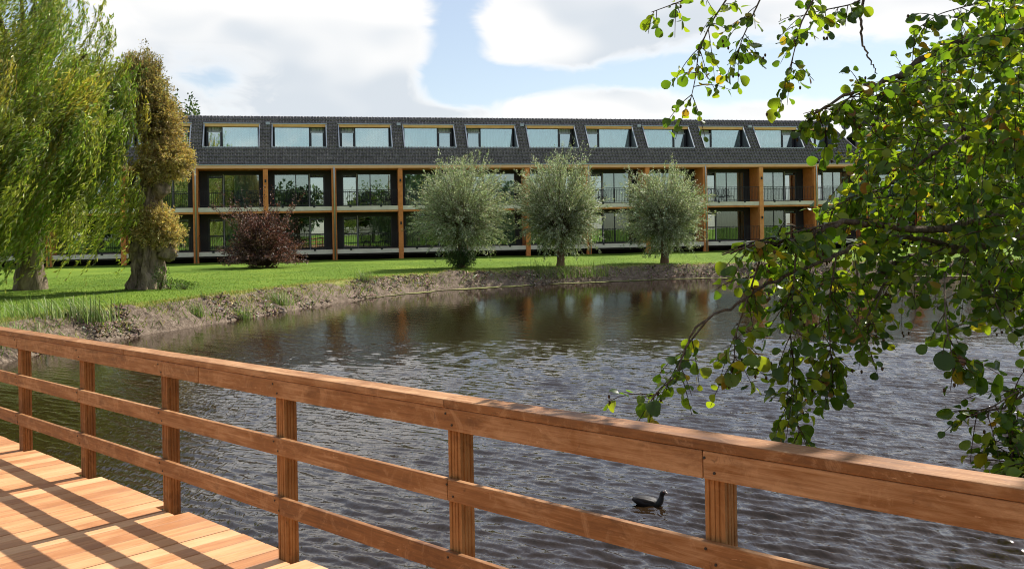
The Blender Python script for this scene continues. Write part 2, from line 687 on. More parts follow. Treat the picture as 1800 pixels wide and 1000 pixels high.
def ground_mat():
    m, nt = new_mat('lawn_and_bank')
    a = nt.n('ShaderNodeAttribute', attribute_name='Col')
    sp = nt.n('ShaderNodeSeparateColor')
    nt.set(sp.inputs[0], a.outputs['Color'])
    tcn = nt.n('ShaderNodeTexCoord').outputs['Object']
    n1 = nt.noise(tcn, .28, 5, .6)
    n2 = nt.noise(tcn, 5.0, 5, .7)
    n3 = nt.noise(nt.vmath('MULTIPLY', tcn, (30, 30, 30)), 1.0, 3, .7)
    f = nt.math('ADD', nt.math('MULTIPLY', n1, .4), nt.math('ADD', nt.math('MULTIPLY', n2, .3), nt.math('MULTIPLY', n3, .3)))
    g = nt.ramp(f, [(.34, (.055, .105, .010)), (.5, (.12, .20, .018)), (.66, (.23, .30, .035))])
    g = nt.mix(nt.math('MULTIPLY', sp.outputs[1], nt.maprange(n2, .35, .6)), g, (.33, .29, .10))
    s1 = nt.noise(tcn, 7.0, 6, .72)
    s2 = nt.noise(nt.vmath('MULTIPLY', tcn, (22, 22, 40)), 1.0, 3, .7)
    so = nt.ramp(nt.math('ADD', nt.math('MULTIPLY', s1, .6), nt.math('MULTIPLY', s2, .4)),
                 [(.33, (.045, .032, .022)), (.5, (.165, .122, .088)), (.66, (.35, .28, .21))])
    col = nt.mix(sp.outputs[0], g, so)
    h = nt.math('ADD', nt.math('MULTIPLY', n3, .5), nt.math('MULTIPLY', s1, .8))
    out(nt, principled(nt, col, .9, .15, bump(nt, h, .8, .06)).outputs[0])
    return m


lawn = link('lawn', me, ground_mat())
tag(lawn, 'mown green lawn with bare earth bank round the pond', 'lawn', kind='structure')

# ------------------------------------------------------------------ water
az_f = np.concatenate([np.linspace(-180, -44, 30)[:-1], np.linspace(-44, 44, 400), np.linspace(44, 180, 30)[1:]])
rr = [2.2]
while rr[-1] < 62:
    rr.append(rr[-1] * (1.02 if rr[-1] < 3.2 else (1.0029 if rr[-1] < 22 else 1.007)))
rr = np.array([0.3, 1.0] + rr)
AZ, RR_ = np.meshgrid(np.radians(az_f), rr)
WX, WY = RR_ * np.sin(AZ), RR_ * np.cos(AZ)
h = np.zeros_like(WX)
wr = np.random.default_rng(3)
k0 = math.atan2(.79, .62)
gust = .55 + .9 * np.clip(fbm2(WX, WY, 21, 3, .16) + .45, 0, 1.2)
for i in range(54):
    lam = .075 * 3.0 ** wr.random() if i > 4 else .35 + wr.random() * .35
    ang = k0 + wr.normal(0, .23)
    amp = .062 * lam / (2 * math.pi) * (1.0 if i > 4 else .5)
    ph = wr.random() * 6.28
    kx, ky = math.cos(ang) * 2 * math.pi / lam, math.sin(ang) * 2 * math.pi / lam
    wob = .9 * fbm2(WX, WY, 40 + i % 5, 2, .35)
    fi_ = kx * WX + ky * WY + ph + wob * 3
    h += amp * (2.2 * np.exp(1.5 * (np.sin(fi_) - 1)) - .9) * np.clip((RR_ * .0078 / lam) ** -2, 0, 1)
calm = .28 + .72 / (1 + np.exp((WY - .5 * WX - 18.5) / 2.8))
h = h * gust * calm
# wake of the coot
ckx, cky = (1142 - 900) / F * 8.79, 8.79
ux, uy = math.cos(R(-12)), math.sin(R(-12))
la = -((WX - ckx) * ux + (WY - cky) * uy)
lb = -(WX - ckx) * uy + (WY - cky) * ux
env = np.clip((la + .12) / .1, 0, 1) * np.exp(-np.clip(la, 0, 9) / .9)
h = h * (1 - .5 * env * (np.abs(lb) < .10 + .34 * np.clip(la, 0, 9))) + .010 * env * (np.exp(-((np.abs(lb) - .09 - .34 * np.clip(la, 0, 9)) / .035) ** 2) - .5 * np.exp(-((np.abs(lb) - .03 - .34 * np.clip(la, 0, 9)) / .04) ** 2))
WD = pond_dist(WX, WY)
h *= np.clip(-WD / 1.2, .1, 1)
nr, na = WX.shape
ii = np.arange(nr * na).reshape(nr, na)
quads = np.stack([ii[:-1, :-1], ii[1:, :-1], ii[1:, 1:], ii[:-1, 1:]], -1).reshape(-1, 4)[:, ::-1]
wcol = np.repeat((calm * np.clip(gust, .4, 1.3)).reshape(-1, 1), 3, axis=1)
me = np_mesh('pond_water', np.stack([WX, WY, h], -1).reshape(-1, 3), quads, None, True, wcol)


def water_mat():
    m, nt = new_mat('pond_water')
    tcn = nt.n('ShaderNodeTexCoord').outputs['Object']
    rot = nt.n('ShaderNodeMapping')
    nt.set(rot.inputs['Vector'], tcn)
    rot.inputs['Rotation'].default_value = (0, 0, R(-52))
    rot.inputs['Scale'].default_value = (1, .30, 1)
    n1 = nt.noise(rot.outputs[0], 15, 3, .55, .5)
    n2 = nt.noise(rot.outputs[0], 30, 2, .5)
    hh = nt.math('ADD', nt.math('MULTIPLY', n1, .7), nt.math('MULTIPLY', n2, .22))
    bn = nt.n('ShaderNodeBump')
    bn.inputs['Distance'].default_value = .02
    nt.set(bn.inputs['Strength'], nt.math('MULTIPLY', nt.n('ShaderNodeAttribute', attribute_name='Col').outputs['Fac'], .75))
    nt.set(bn.inputs['Height'], hh)
    nrm = bn.outputs[0]
    col = nt.ramp(nt.noise(tcn, .12, 3, .5), [(.3, (.015, .0085, .0035)), (.7, (.026, .0145, .006))])
    b = principled(nt, col, .035, .5, nrm)
    b.inputs['IOR'].default_value = 1.55
    b.inputs['Specular Tint'].default_value = (1.0, .95, .87, 1)
    out(nt, b.outputs[0])
    return m


water = link('pond_water', me, water_mat())
tag(water, 'dark brown rippled pond water', 'pond', kind='structure')

# ------------------------------------------------------------------ deck and railing
DECK = 0.70
RD = Vector((.7225, -.6914, 0)).normalized()      # along the rail, towards the right
RE = Vector((-RD.y, RD.x, 0)) * -1                # across the deck, from the rail to the camera side
if RE.dot(Vector((-1, -1, 0))) < 0:
    RE = -RE
P0 = Vector((-1.337, 5.488, 0))
POSTS = [-8.45, -7.03, -5.62, -4.213, -2.845, -1.445, 0.0, 1.49, 2.90, 4.32, 5.75]
PS = .084
rz_along = math.atan2(RD.y, RD.x)
rz_across = math.atan2(RE.y, RE.x)

deck = empty('deck', P0 + Vector((0, 0, 0)))
tag(deck, 'sunlit hardwood boardwalk deck at the pond edge', 'deck', kind='structure')
BW = .1415
DW = 5.2
t = -9.6
k = 0
while t < 6.6:
    start = -PS * .5 - .012
    for tp in POSTS:
        if t - BW * .5 < tp + PS * .5 and t + BW * .5 > tp - PS * .5:
            start = PS * .5 + .003
    ln = DW + (.0 if k % 2 else .0)
    off = start + (ln - start) / 2 + random.uniform(-.004, .004)
    mesh = bevel_box('board', ln - start, BW - .009, .028, .004)
    pos = RD * t + RE * off
    o = link('board', mesh, M_deck, deck, (pos.x, pos.y, DECK - .014 + random.uniform(-.0012, .0012)), (random.uniform(-.003, .003), 0, rz_across + random.uniform(-.0015, .0015)))
    t += BW
    k += 1
for off in (.1, 1.7, 3.4, 5.0):
    pos = RD * -1.5 + RE * off
    link('joist', bevel_box('joist', 16.2, .09, .17, .004), M_post, deck, (pos.x, pos.y, DECK - .115), (0, 0, rz_along))
for tt in (-8.4, -5.6, -2.8, 0, 2.9, 5.7):
    for off in (.2, 4.9):
        pos = RD * tt + RE * off
        MB().tube([(0, 0, -1.2), (0, 0, DECK - .2)], .09, 10).build('pile', M_post, deck, (pos.x, pos.y, 0))

rail = empty('deck_railing', P0)
tag(rail, 'brown timber railing with three rails along the deck edge', 'railing')


def post_mesh():
    """square post with planed grooves on each face"""
    prof = []
    hsz = PS / 2
    for q in range(4):
        a = q * math.pi / 2
        for u, dpt in ((-1, 0), (-.62, 0), (-.56, .005), (-.44, .005), (-.38, 0), (-.06, 0), (0, .004), (.06, 0), (.38, 0), (.44, .005), (.56, .005), (.62, 0)):
            x, y = hsz - dpt, u * hsz
            prof.append((x * math.cos(a) - y * math.sin(a), x * math.sin(a) + y * math.cos(a)))
    n = len(prof)
    zz = (-.62, 1.0)
    m_ = MB()
    m_.add([(x, y, z) for z in zz for x, y in prof], [(i, (i + 1) % n, n + (i + 1) % n, n + i) for i in range(n)] + [tuple(range(n, 2 * n))])
    return m_.mesh('post')


pm = post_mesh()
for tp in POSTS:
    p = RD * tp
    link('post', pm, M_post, rail, (p.x, p.y, DECK), (0, 0, rz_along))


def rail_piece(name, t0, t1, off, zc, hgt, thk, mat=M_rail, b=.005):
    p = RD * ((t0 + t1) / 2) + RE * off
    return link(name, bevel_box(name, t1 - t0 - .003, thk, hgt, b, 2), mat, rail, (p.x, p.y, zc + RISE * (t0 + t1) / 2), (0, -RISE, rz_along))


RISE = .0085          # the rail climbs a little towards the right
CAPT = DECK + 1.092
joints_cap = [-9.4, -5.62, -2.0, 1.46, 5.1, 6.4]
joints_f = [-9.4, -4.2, -.9, 2.87, 6.4]
joints_m = [-9.4, -5.6, -2.86, 1.47, 5.8, 6.4]
joints_b = [-9.4, -7.0, -4.2, .02, 4.3, 6.4]
for a, b in zip(joints_cap, joints_cap[1:]):
    rail_piece('cap_rail', a, b, .012, CAPT - .02, .04, .135)
fo = PS / 2 + .0165
for a, b in zip(joints_f, joints_f[1:]):
    rail_piece('top_rail_board', a, b, fo, CAPT - .042 - .052, .104, .03)
for a, b in zip(joints_m, joints_m[1:]):
    rail_piece('middle_rail_board', a, b, fo, DECK + .665, .102, .03)
for a, b in zip(joints_b, joints_b[1:]):
    rail_piece('bottom_rail_board', a, b, fo, DECK + .322, .102, .03)
screw = MB().tube([(0, 0, 0), (0, .0035, 0)], .0055, 8).mesh('screw')
for tp in POSTS:
    for zc in (CAPT - .094, DECK + .665, DECK + .322):
        for dx, dz in ((-.022, .026), (.02, -.024)):
            p = RD * (tp + dx) + RE * (fo + .0155)
            link('screw', screw, M_black, rail, (p.x, p.y, zc + dz + RISE * tp), (0, 0, rz_along + math.pi))

# ------------------------------------------------------------------ hotel
BAY = 4.285
Z_S0, Z_S1, Z_FT, Z_RG = .70, 3.50, 6.178, 9.50     # floor, upper floor, fascia top, ridge (above the ground at the house)
SETB = 1.62                                          # balcony depth
T_RG = 2.30                                          # how far the mansard leans back
NR, CPB = 14, 20                                     # tile rows, tile columns per bay
ROW_SILL, ROW_HEAD = 5, 12


def roof_pt(f):
    return T_RG * f, Z_FT + .03 + (Z_RG - Z_FT - .03) * f


def wavy_curtain(x0, x1, z0, z1, y, amp=.045, per=.22):
    n = max(8, int((x1 - x0) / per * 6))
    v, f = [], []
    for i in range(n + 1):
        x = x0 + (x1 - x0) * i / n
        yy = y + amp * math.sin(2 * math.pi * (x - x0) / per + 1.3 * math.sin(x * 2.1)) + .02 * math.sin(x * 5)
        v += [(x, yy, z0), (x, yy, z1)]
    for i in range(n):
        f.append((2 * i, 2 * i + 2, 2 * i + 3, 2 * i + 1))
    return MB().add(v, f)


def frame_mesh(x0, x1, z0, z1, y, wd=.06, dp=.07, mull=(), trans=()):
    m_ = MB()
    m_.box(x0, x1, y, y + dp, z0, z0 + wd).box(x0, x1, y, y + dp, z1 - wd, z1)
    m_.box(x0, x0 + wd, y, y + dp, z0 + wd, z1 - wd).box(x1 - wd, x1, y, y + dp, z0 + wd, z1 - wd)
    for q in mull:
        m_.box(q - wd / 2, q + wd / 2, y, y + dp, z0 + wd, z1 - wd)
    for (a, b, z) in trans:
        m_.box(a, b, y + .003, y + dp - .003, z - .03, z + .03)
    return m_


def build_block(root, b0, b1, dormers, s_end=None, detail=True, seedv=1):
    """one wing of the hotel: bays b0 .. b1 (bay k runs from post k to post k+1), local x along the front, y into the house"""
    rnd = random.Random(seedv)
    X0 = b0 * BAY
    X1 = s_end if s_end is not None else b1 * BAY
    PW = .30
    # slabs, timber soffits and the plinth behind, crawl-space shade in its dark colour
    for lvl, zt in (('ground', Z_S0), ('upper', Z_S1)):
        for k in range(b0, b1):
            a, b = k * BAY + PW / 2 + .004, min((k + 1) * BAY - PW / 2 - .004, X1)
            MB().box(a, b, -.06, SETB + .2, zt - .27, zt).build('balcony_slab', M_slab, root)
            MB().box(a, b, -.02, SETB + .18, zt - .385, zt - .274).build('soffit_beam', M_facwood if lvl == 'upper' else M_plinth, root)
    MB().box(X0, X1, SETB + .2, 9.5, Z_S0 - .27, Z_S0 - .01).build('ground_floor', M_inner, root)
    MB().box(X0, X1, SETB + .2, 9.5, Z_S1 - .27, Z_S1 - .01).build('upper_floor', M_inner, root)
    MB().box(X0, X1, SETB + .12, 9.5, Z_FT - .24, Z_FT - .02).build('attic_floor', M_inner, root)
    MB().box(X0, X1, 1.3, 1.5, -.2, Z_S0 - .39).build('plinth', M_plinth, root)
    MB().box(X0, X1, 9.5, 9.8, -.2, Z_RG - .1).build('back_wall', M_dark, root)
    MB().box(X0 - .25, X0 - .02, .2, 9.8, -.2, Z_FT).build('end_wall', M_dark, root)
    MB().box(X1 + .02, X1 + .25, SETB, 9.8, -.2, Z_FT).build('end_wall', M_dark, root)
    # eaves
    MB().box(X0, X1 + .3, -.16, -.09, Z_FT - .215, Z_FT - .028).build('fascia_board', M_fascia, root)
    MB().box(X0, X1 + .33, -.20, -.02, Z_FT - .026, Z_FT + .03).build('gutter', M_zinc, root)
    MB().box(X0, X1 + .25, -.088, SETB + .1, Z_FT - .255, Z_FT - .20).build('eaves_soffit', M_facwood, root)
    for k in range(b0, b1 + 1):
        x = k * BAY
        if x > X1 + .2:
            continue
        MB().box(x - PW / 2, x + PW / 2, -.12, .16, -.15, Z_FT - .258).build('post', M_facwood, root)
        for zt, zc in ((Z_S0, Z_S1 - .39), (Z_S1, Z_FT - .258)):
            MB().box(x - .055, x + .055, .163, SETB + 3.4, zt + .003, zc).build('partition_wall', M_facwood, root)
        if k % 2 == 0:
            MB().tube([(x + .02, -.18, 0.05), (x + .02, -.18, Z_FT - .45), (x + .02, -.14, Z_FT - .2), (x + .02, -.1, Z_FT - .03)], .05, 8).build('downpipe', M_pipe, root, smooth=True)
        elif detail:
            for zl in (2.35, 5.15):
                m_ = MB().tube([(x, -.19, zl - .09), (x, -.19, zl + .09)], .055, 10)
                m_.box(x - .03, x + .03, -.19, -.118, zl - .04, zl + .04)
                m_.build('wall_lamp', M_black, root)
    rail_me = {}
    for k in range(b0, b1):
        xa, xb = k * BAY + PW / 2, min((k + 1) * BAY - PW / 2, X1)
        wdt = xb - xa
        even = (k % 2 == 0)
        for fl, (zf, zc) in enumerate(((Z_S0, Z_S1 - .39), (Z_S1, Z_FT - .258))):
            y = SETB
            # mirrored layout: door beside the even post
            door = (xa + .42, xa + 1.42) if even else (xb - 1.42, xb - .42)
            big = (xa + 1.42, xb - .30) if even else (xa + .30, xb - 1.42)
            zt = zc - .22
            z0 = zf + .03
            m_ = MB()
            lo, hi = min(door[0], big[0]), max(door[1], big[1])
            m_.box(xa - .1, lo, y, y + .2, zf + .002, zc).box(hi, xb + .1, y, y + .2, zf + .002, zc).box(lo, hi, y, y + .2, zt, zc)
            m_.build('wall_panel', M_dark, root)
            win = frame_mesh(big[0], big[1], z0, zt, y + .04, mull=([] if rnd.random() < .35 else [big[0] + (big[1] - big[0]) * (.38 if even else .62)])).build('window', M_frame, root)
            MB().box(big[0] + .06, big[1] - .06, y + .07, y + .076, z0 + .06, zt - .06).build('pane', M_glass if fl else M_glassL, win)
            cx0, cx1 = big[0] + .05, big[1] - .05
            if rnd.random() < .4:
                if even:
                    cx0 += (cx1 - cx0) * rnd.uniform(.2, .5)
                else:
                    cx1 -= (cx1 - cx0) * rnd.uniform(.2, .5)
            wavy_curtain(cx0, cx1, z0 + .02, zt - .03, y + .34).build('curtain', M_curt if rnd.random() < (.8 if fl else .5) else M_curtD, win, smooth=True)
            dr = frame_mesh(door[0], door[1], z0, zt, y + .03, wd=.09, trans=[(door[0] + .09, door[1] - .09, z0 + .95), (door[0] + .09, door[1] - .09, zt - .22)]).build('door', M_frame, root)
            MB().box(door[0] + .09, door[1] - .09, y + .06, y + .066, z0 + .98, zt - .25).build('pane', M_glassD, dr)
            MB().box(door[0] + .09, door[1] - .09, y + .06, y + .066, z0 + .09, z0 + .92).build('pane', M_glassD, dr)
            if even:
                MB().box(door[1] - .035, door[1] + .01, y - .01, y + .03, z0, zt).build('door_jamb', M_frameL, dr)
            else:
                MB().box(door[0] - .01, door[0] + .035, y - .01, y + .03, z0, zt).build('door_jamb', M_frameL, dr)
            if fl == 1 or detail:
                wavy_curtain(door[0] + .1, door[1] - .1, z0 + .02, zt - .03, y + .3, .03, .16).build('curtain', M_curt, dr, smooth=True)
            # balustrade
            key = (round(wdt, 3), fl)
            if key not in rail_me:
                m_ = MB()
                L = wdt - .02
                m_.box(0, L, -.02, .02, 1.0, 1.03).box(0, L, -.015, .015, .09, .115)
                nb = int(L / .115)
                for i in range(nb + 1):
                    q = .01 + (L - .02) * i / nb
                    m_.box(q - .008, q + .008, -.006, .006, .115, 1.0)
                for q in (L * .22, L * .72):
                    m_.box(q - .07, q + .07, -.05, .02, -.09, .05).box(q - .02, q + .02, -.02, .02, .05, .09)
                rail_me[key] = m_.mesh('balustrade')
            link('balustrade', rail_me[key], M_black, root, (xa + .01, -.02, zf + .02))
            if detail:
                for q in (.22, .78):
                    MB().tube([(xa + wdt * q, .7, zc - .012), (xa + wdt * q, .7, zc - .004)], .05, 8).build('downlight', M_white, root)
    # ---------------- mansard tiles (one skin of lapped S-shaped tiles, too small to pick apart)
    U = [.21 - .21 * math.cos(math.pi * i / 8) for i in range(8)] + [.42, .62, .85]
    HH = [.004 + .062 * math.sin(math.pi * i / 8) for i in range(8)] + [.004, .0, .002]
    cw = BAY / CPB
    c0 = b0 * CPB
    c1 = int(math.ceil((X1 + .3) / cw))
    holes = []
    for k, half in dormers.items():
        lo = k * CPB + (2 if half != 'right' else 2)
        hi = k * CPB + (18 if half == 'full' else 10)
        holes.append((lo, hi))
    ulen = math.hypot(T_RG, Z_RG - Z_FT)
    nvec = (-(Z_RG - Z_FT) / ulen, T_RG / ulen)      # outward normal of the slope in (y, z)
    V, Q = [], []
    for r_ in range(NR):
        fa, fb = r_ / NR, (r_ + 1.12) / NR
        ya, za = roof_pt(fa)
        yb, zb = roof_pt(min(fb, 1.01))
        cols = []
        for c_ in range(c0, c1):
            jit = rnd.uniform(-.004, .006)
            for u, hh in zip(U, HH):
                cols.append((c_, (c_ + u) * cw, hh + jit))
        cols.append((c1, c1 * cw, .012))
        base = len(V)
        for (c_, x, hh) in cols:
            lim = X1 + .32
            xa_ = min(x, lim - ya)
            xb_ = min(x, lim - yb)
            h0 = hh + .040
            h1 = hh + .002
            V.append((xa_, ya + nvec[0] * h0, za + nvec[1] * h0))
            V.append((xb_, yb + nvec[0] * h1, zb + nvec[1] * h1))
            V.append((xa_, ya + nvec[0] * (h0 - .046), za + nvec[1] * (h0 - .046)))
        for i in range(len(cols) - 1):
            c_ = cols[i][0]
            if ROW_SILL <= r_ < ROW_HEAD and any(lo <= c_ < hi for lo, hi in holes):
                continue
            a = base + 3 * i
            Q.append((a, a + 3, a + 4, a + 1))
            Q.append((a + 2, a + 5, a + 3, a))
    me_ = np_mesh('roof_tiles', np.array(V), np.array(Q), None, False)
    o = link('roof_tiles', me_, M_tile, root)
    o['kind'] = 'stuff'
    # hip end, flat top, ridge
    lim = X1 + .32
    m_ = MB()
    m_.add([(lim, -.02, Z_FT + .02), (lim, 9.8, Z_FT + .02), (lim - T_RG, 9.8 - T_RG, Z_RG), (lim - T_RG, T_RG, Z_RG)], [(0, 1, 2, 3)])
    m_.build('hip_roof', M_tile, root)
    MB().box(X0, lim - T_RG, T_RG + .05, 9.8, Z_RG - .10, Z_RG - .03).build('flat_roof', M_flat, root)
    m_ = MB()
    x = X0
    while x < lim - T_RG - .1:
        x2 = min(x + .36, lim - T_RG)
        m_.tube([(x, T_RG + .04, Z_RG + .005), (x2 - .05, T_RG + .04, Z_RG + .012)], .075, 8)
        m_.tube([(x2 - .055, T_RG + .04, Z_RG + .012), (x2, T_RG + .04, Z_RG + .012)], .092, 8)
        x = x2
    m_.build('ridge_cap', M_tile, root)['kind'] = 'stuff'
    m_ = MB().tube([(lim + .01, -.03, Z_FT + .06), (lim - T_RG, T_RG, Z_RG + .05)], .085, 8)
    m_.build('hip_cap', M_tile, root)
    # ---------------- dormer windows cut into the slope
    ys_, zs_ = roof_pt(ROW_SILL / NR)
    yh_, zh_ = roof_pt(ROW_HEAD / NR)
    for k, half in dormers.items():
        xa = (k * CPB + 2) * cw
        xb = (k * CPB + (18 if half == 'full' else 10)) * cw
        even = (k % 2 == 0)
        yw = yh_ + .10
        mid = xa + (xb - xa) * (.31 if even else .69)
        if half != 'full':
            mid = xa + (xb - xa) * .5
        dw = frame_mesh(xa + .05, xb - .05, zs_ + .04, zh_ - .16, yw, wd=.07, mull=[mid]).build('dormer_window', M_frame, root)
        for (p, q, is_door) in ((xa + .12, mid - .04, even), (mid + .04, xb - .12, not even)):
            if is_door:
                zm = zh_ - .52
                MB().box(p, q, yw + .01, yw + .05, zm - .04, zm + .04).build('transom', M_frameL, dw)
                MB().box(p + .09, q - .09, yw + .02, yw + .026, zs_ + .12, zm - .05).build('pane', M_glassD, dw)
                MB().box(p, p + .09, yw + .012, yw + .05, zs_ + .11, zm - .04).build('sash', M_frame, dw)
                MB().box(q - .09, q, yw + .012, yw + .05, zs_ + .11, zm - .04).build('sash', M_frame, dw)
            else:
                MB().box(p, q, yw + .02, yw + .026, zs_ + .11, zh_ - .23).build('pane', M_glassU, dw)
            wavy_curtain(p, q, zs_ + .05, zh_ - .2, yw + .26, .04, .2).build('curtain', M_curt, dw, smooth=True)
        MB().box(xa - .06, xb + .06, yh_ - .16, yh_ - .10, zh_ - .21, zh_ - .02).build('head_board', M_headb, dw)
        MB().box(xa - .08, xb + .08, yh_ - .19, yw + .1, zh_ - .018, zh_ + .035).build('head_trim', M_zinc, dw)
        MB().box(xa + .004, xb - .004, yh_ - .098, yw + .1, zh_ - .21, zh_ - .17).build('head_soffit', M_facwood, dw)
        MB().box(xa - .05, xb + .05, ys_ - .09, yw + .12, zs_ - .03, zs_ + .035).build('sill', M_zinc, dw)
        for x, sg in ((xa, -1), (xb, 1)):
            m_ = MB()
            d_ = .05
            xi, xo = x - sg * .002, x + sg * d_
            tri = [(ys_ - .06, zs_ + .036), (yw + .1, zs_ + .036), (yw + .1, zh_ - .02), (yh_ - .06, zh_ - .02)]
            m_.add([(xi, a, b) for a, b in tri] + [(xo, a, b) for a, b in tri],
                   [(0, 1, 2, 3), (7, 6, 5, 4), (0, 4, 5, 1), (1, 5, 6, 2), (2, 6, 7, 3), (3, 7, 4, 0)])
            m_.build('reveal', M_frame, dw)
            m_ = MB()
            q = .045
            e0 = (ys_ - .075, zs_ + .036)
            e1 = (yh_ - .10, zh_ - .02)
            for (ya, za), (yb, zb) in ((e0, e1),):
                m_.add([(x - sg * .012, ya - q, za), (x + sg * .055, ya - q, za), (x + sg * .055, ya + q, za), (x - sg * .012, ya + q, za),
                        (x - sg * .012, yb - q, zb), (x + sg * .055, yb - q, zb), (x + sg * .055, yb + q, zb), (x - sg * .012, yb + q, zb)],
                       [(0, 3, 2, 1), (4, 5, 6, 7), (0, 1, 5, 4), (1, 2, 6, 5), (2, 3, 7, 6), (3, 0, 4, 7)])
            m_.build('jamb_trim', M_zinc, dw)
        MB().box(xa - .3, xb + .3, yw + 1.6, yw + 1.7, Z_FT, Z_RG - .1).build('attic_wall', M_inner, dw)
        if detail and k % 2 == 1 and half == 'full':
            xv = xa - .30
            yv, zv = roof_pt(.83)
            MB().box(xv - .13, xv + .13, yv - .16, yv + .1, zv + .02, zv + .2).build('roof_vent', M_zinc, root)


ANG = .2112
hotel = empty('hotel_building', (-19.874, 59.047, .744), ANG)
tag(hotel, 'long hotel block with black tiled mansard roof, timber posts and balconies', 'building')
dm = {k: 'full' for k in range(-4, 10)}
dm[10] = 'half'
build_block(hotel, -4, 11, dm, s_end=11 * BAY - .1)
wing = empty('hotel_wing', (27.5, 74.0, .744), R(-14))
tag(wing, 'far hotel wing with tiled roof seen through the hanging alder branches', 'building')
build_block(wing, 0, 4, {k: 'full' for k in range(0, 4)}, detail=False, seedv=5)
m_ = MB().box(0, 3.2, 3.5, 5.2, Z_RG - .2, Z_RG + 1.1)
m_.build('chimney_block', M_brick, wing)
MB().tube([(.1, 3.6, Z_RG + 1.1), (.1, 3.6, Z_RG + 2.5)], .03, 6).build('antenna', M_black, wing)
m_ = MB()
cdish = Vector((-.7, 3.2, Z_RG + .35))
for i in range(5):
    pass
rings = []
for j in range(5):
    rr_ = .36 * j / 4
    rings.append([cdish + Vector((rr_ * math.cos(2 * math.pi * q / 16), -.1 + .5 * rr_ * rr_ * -1, rr_ * math.sin(2 * math.pi * q / 16))) for q in range(16)])
m_.add([p for r_ in rings for p in r_], [(j * 16 + q, j * 16 + (q + 1) % 16, (j + 1) * 16 + (q + 1) % 16, (j + 1) * 16 + q) for j in range(4) for q in range(16)])
m_.tube([cdish, cdish + Vector((0, .3, -.5))], .03, 6)
m_.build('satellite_dish', M_flat, wing)


# ------------------------------------------------------------------ balcony furniture
def hotel_pt(x, y, z):
    c_, s_ = math.cos(ANG), math.sin(ANG)
    return (-19.874 + x * c_ - y * s_, 59.047 + x * s_ + y * c_, .744 + z)


def chair_parts():
    seat = MB().ring((0, 0, .42), (1, 0, 0), (0, 1, 0), .25, .014, 20, 5)
    for i in range(9):
        a = -0.22 + .055 * i
        w_ = math.sqrt(max(.0, .25 ** 2 - a * a))
        seat.tube([(a, -w_, .42), (a, w_, .42)], .008, 4)
    tilt = R(16)
    u, v_ = Vector((1, 0, 0)), Vector((0, math.sin(tilt), math.cos(tilt)))
    cb = Vector((0, .24, .42)) + v_ * .24
    back = MB().ring(cb, u, v_, .34, .016, 24, 5)
    for i in range(12):
        a = 2 * math.pi * i / 12
        back.tube([cb + v_ * -.22, cb + u * math.cos(a) * .34 + v_ * math.sin(a) * .34], .008, 4)
    legs = [MB().tube([(sx * .17, sy * .17, .42), (sx * .23, sy * .24, 0)], .012, 5) for sx in (-1, 1) for sy in (-1, 1)]
    return seat.mesh('seat'), back.mesh('backrest'), [l.mesh('leg') for l in legs]


CH = chair_parts()


def place_chair(bx, y, floor, rz, label):
    r_ = empty('balcony_chair', hotel_pt(bx, y, floor + .005), ANG + rz)
    tag(r_, label, 'chair', 'wire chairs on the balconies')
    link('seat', CH[0], M_black, r_)
    link('backrest', CH[1], M_black, r_)
    for l in CH[2]:
        link('leg', l, M_black, r_)


def place_table(bx, y, floor, label):
    r_ = empty('side_table', hotel_pt(bx, y, floor + .005), ANG)
    tag(r_, label, 'table', 'side tables on the balconies')
    MB().tube([(0, 0, .40), (0, 0, .425)], .22, 18).build('tabletop', M_black, r_)
    for i in range(3):
        a = i * 2.094
        MB().tube([(.06 * math.cos(a), .06 * math.sin(a), .40), (.19 * math.cos(a), .19 * math.sin(a), 0)], .01, 5).build('leg', M_black, r_)


BAYN = {0: 'bay left of the purple bush top', 1: 'bay right of the purple bush top', 2: 'bay just right of the purple bush', 3: 'bay at the left edge of the leftmost round willow',
        4: 'bay at the right edge of the leftmost round willow', 5: 'bay behind the middle round willow', 6: 'bay just right of the middle round willow', 8: 'bay just right of the rightmost round willow'}
for b, fl, arr in [(0, 1, ((.62, 2.6), (.82, .4))), (1, 1, ((.30, -2.4), (.56, .35))), (2, 1, ((.46, -.6), (.84, .5))), (2, 0, ((.50, .1), (.85, .8))), (3, 1, ((.20, -.5),)), (4, 1, ((.62, .3),)),
                   (4, 0, ((.70, .2),)), (6, 1, ((.35, .3),)), (6, 0, ((.40, .2),)), (8, 1, ((.55, .4), (.25, -.5)))]:
    fz = Z_S1 if fl else Z_S0
    nm = ('upper' if fl else 'ground') + ' balcony'
    for j, (q, rz) in enumerate(arr):
        side = '' if len(arr) == 1 else (' left' if q == min(a[0] for a in arr) else ' right')
        place_chair((b + q) * BAY, .95, fz, rz, f'black wire{side} chair, {nm}, {BAYN[b]}')
    if len(arr) == 2:
        place_table((b + (arr[0][0] + arr[1][0]) / 2) * BAY, 1.0, fz, f'small black table, {nm}, {BAYN[b]}')

# ------------------------------------------------------------------ vegetation
M_bark = None


def bark_mat(name, dark, light, sc=6.0):
    m, nt = new_mat(name)
    tcn = nt.n('ShaderNodeTexCoord').outputs['Object']
    v = nt.vmath('MULTIPLY', tcn, (sc, sc, sc * .28))
    n1 = nt.noise(v, 1.0, 7, .68, 1.2)
    n2 = nt.noise(tcn, 1.1, 3, .6)
    f = nt.math('ADD', nt.math('MULTIPLY', n1, .75), nt.math('MULTIPLY', n2, .25))
    col = nt.ramp(f, [(.34, dark), (.62, light)])
    out(nt, principled(nt, col, .9, .15, bump(nt, n1, 1.0, .13)).outputs[0])
    return m


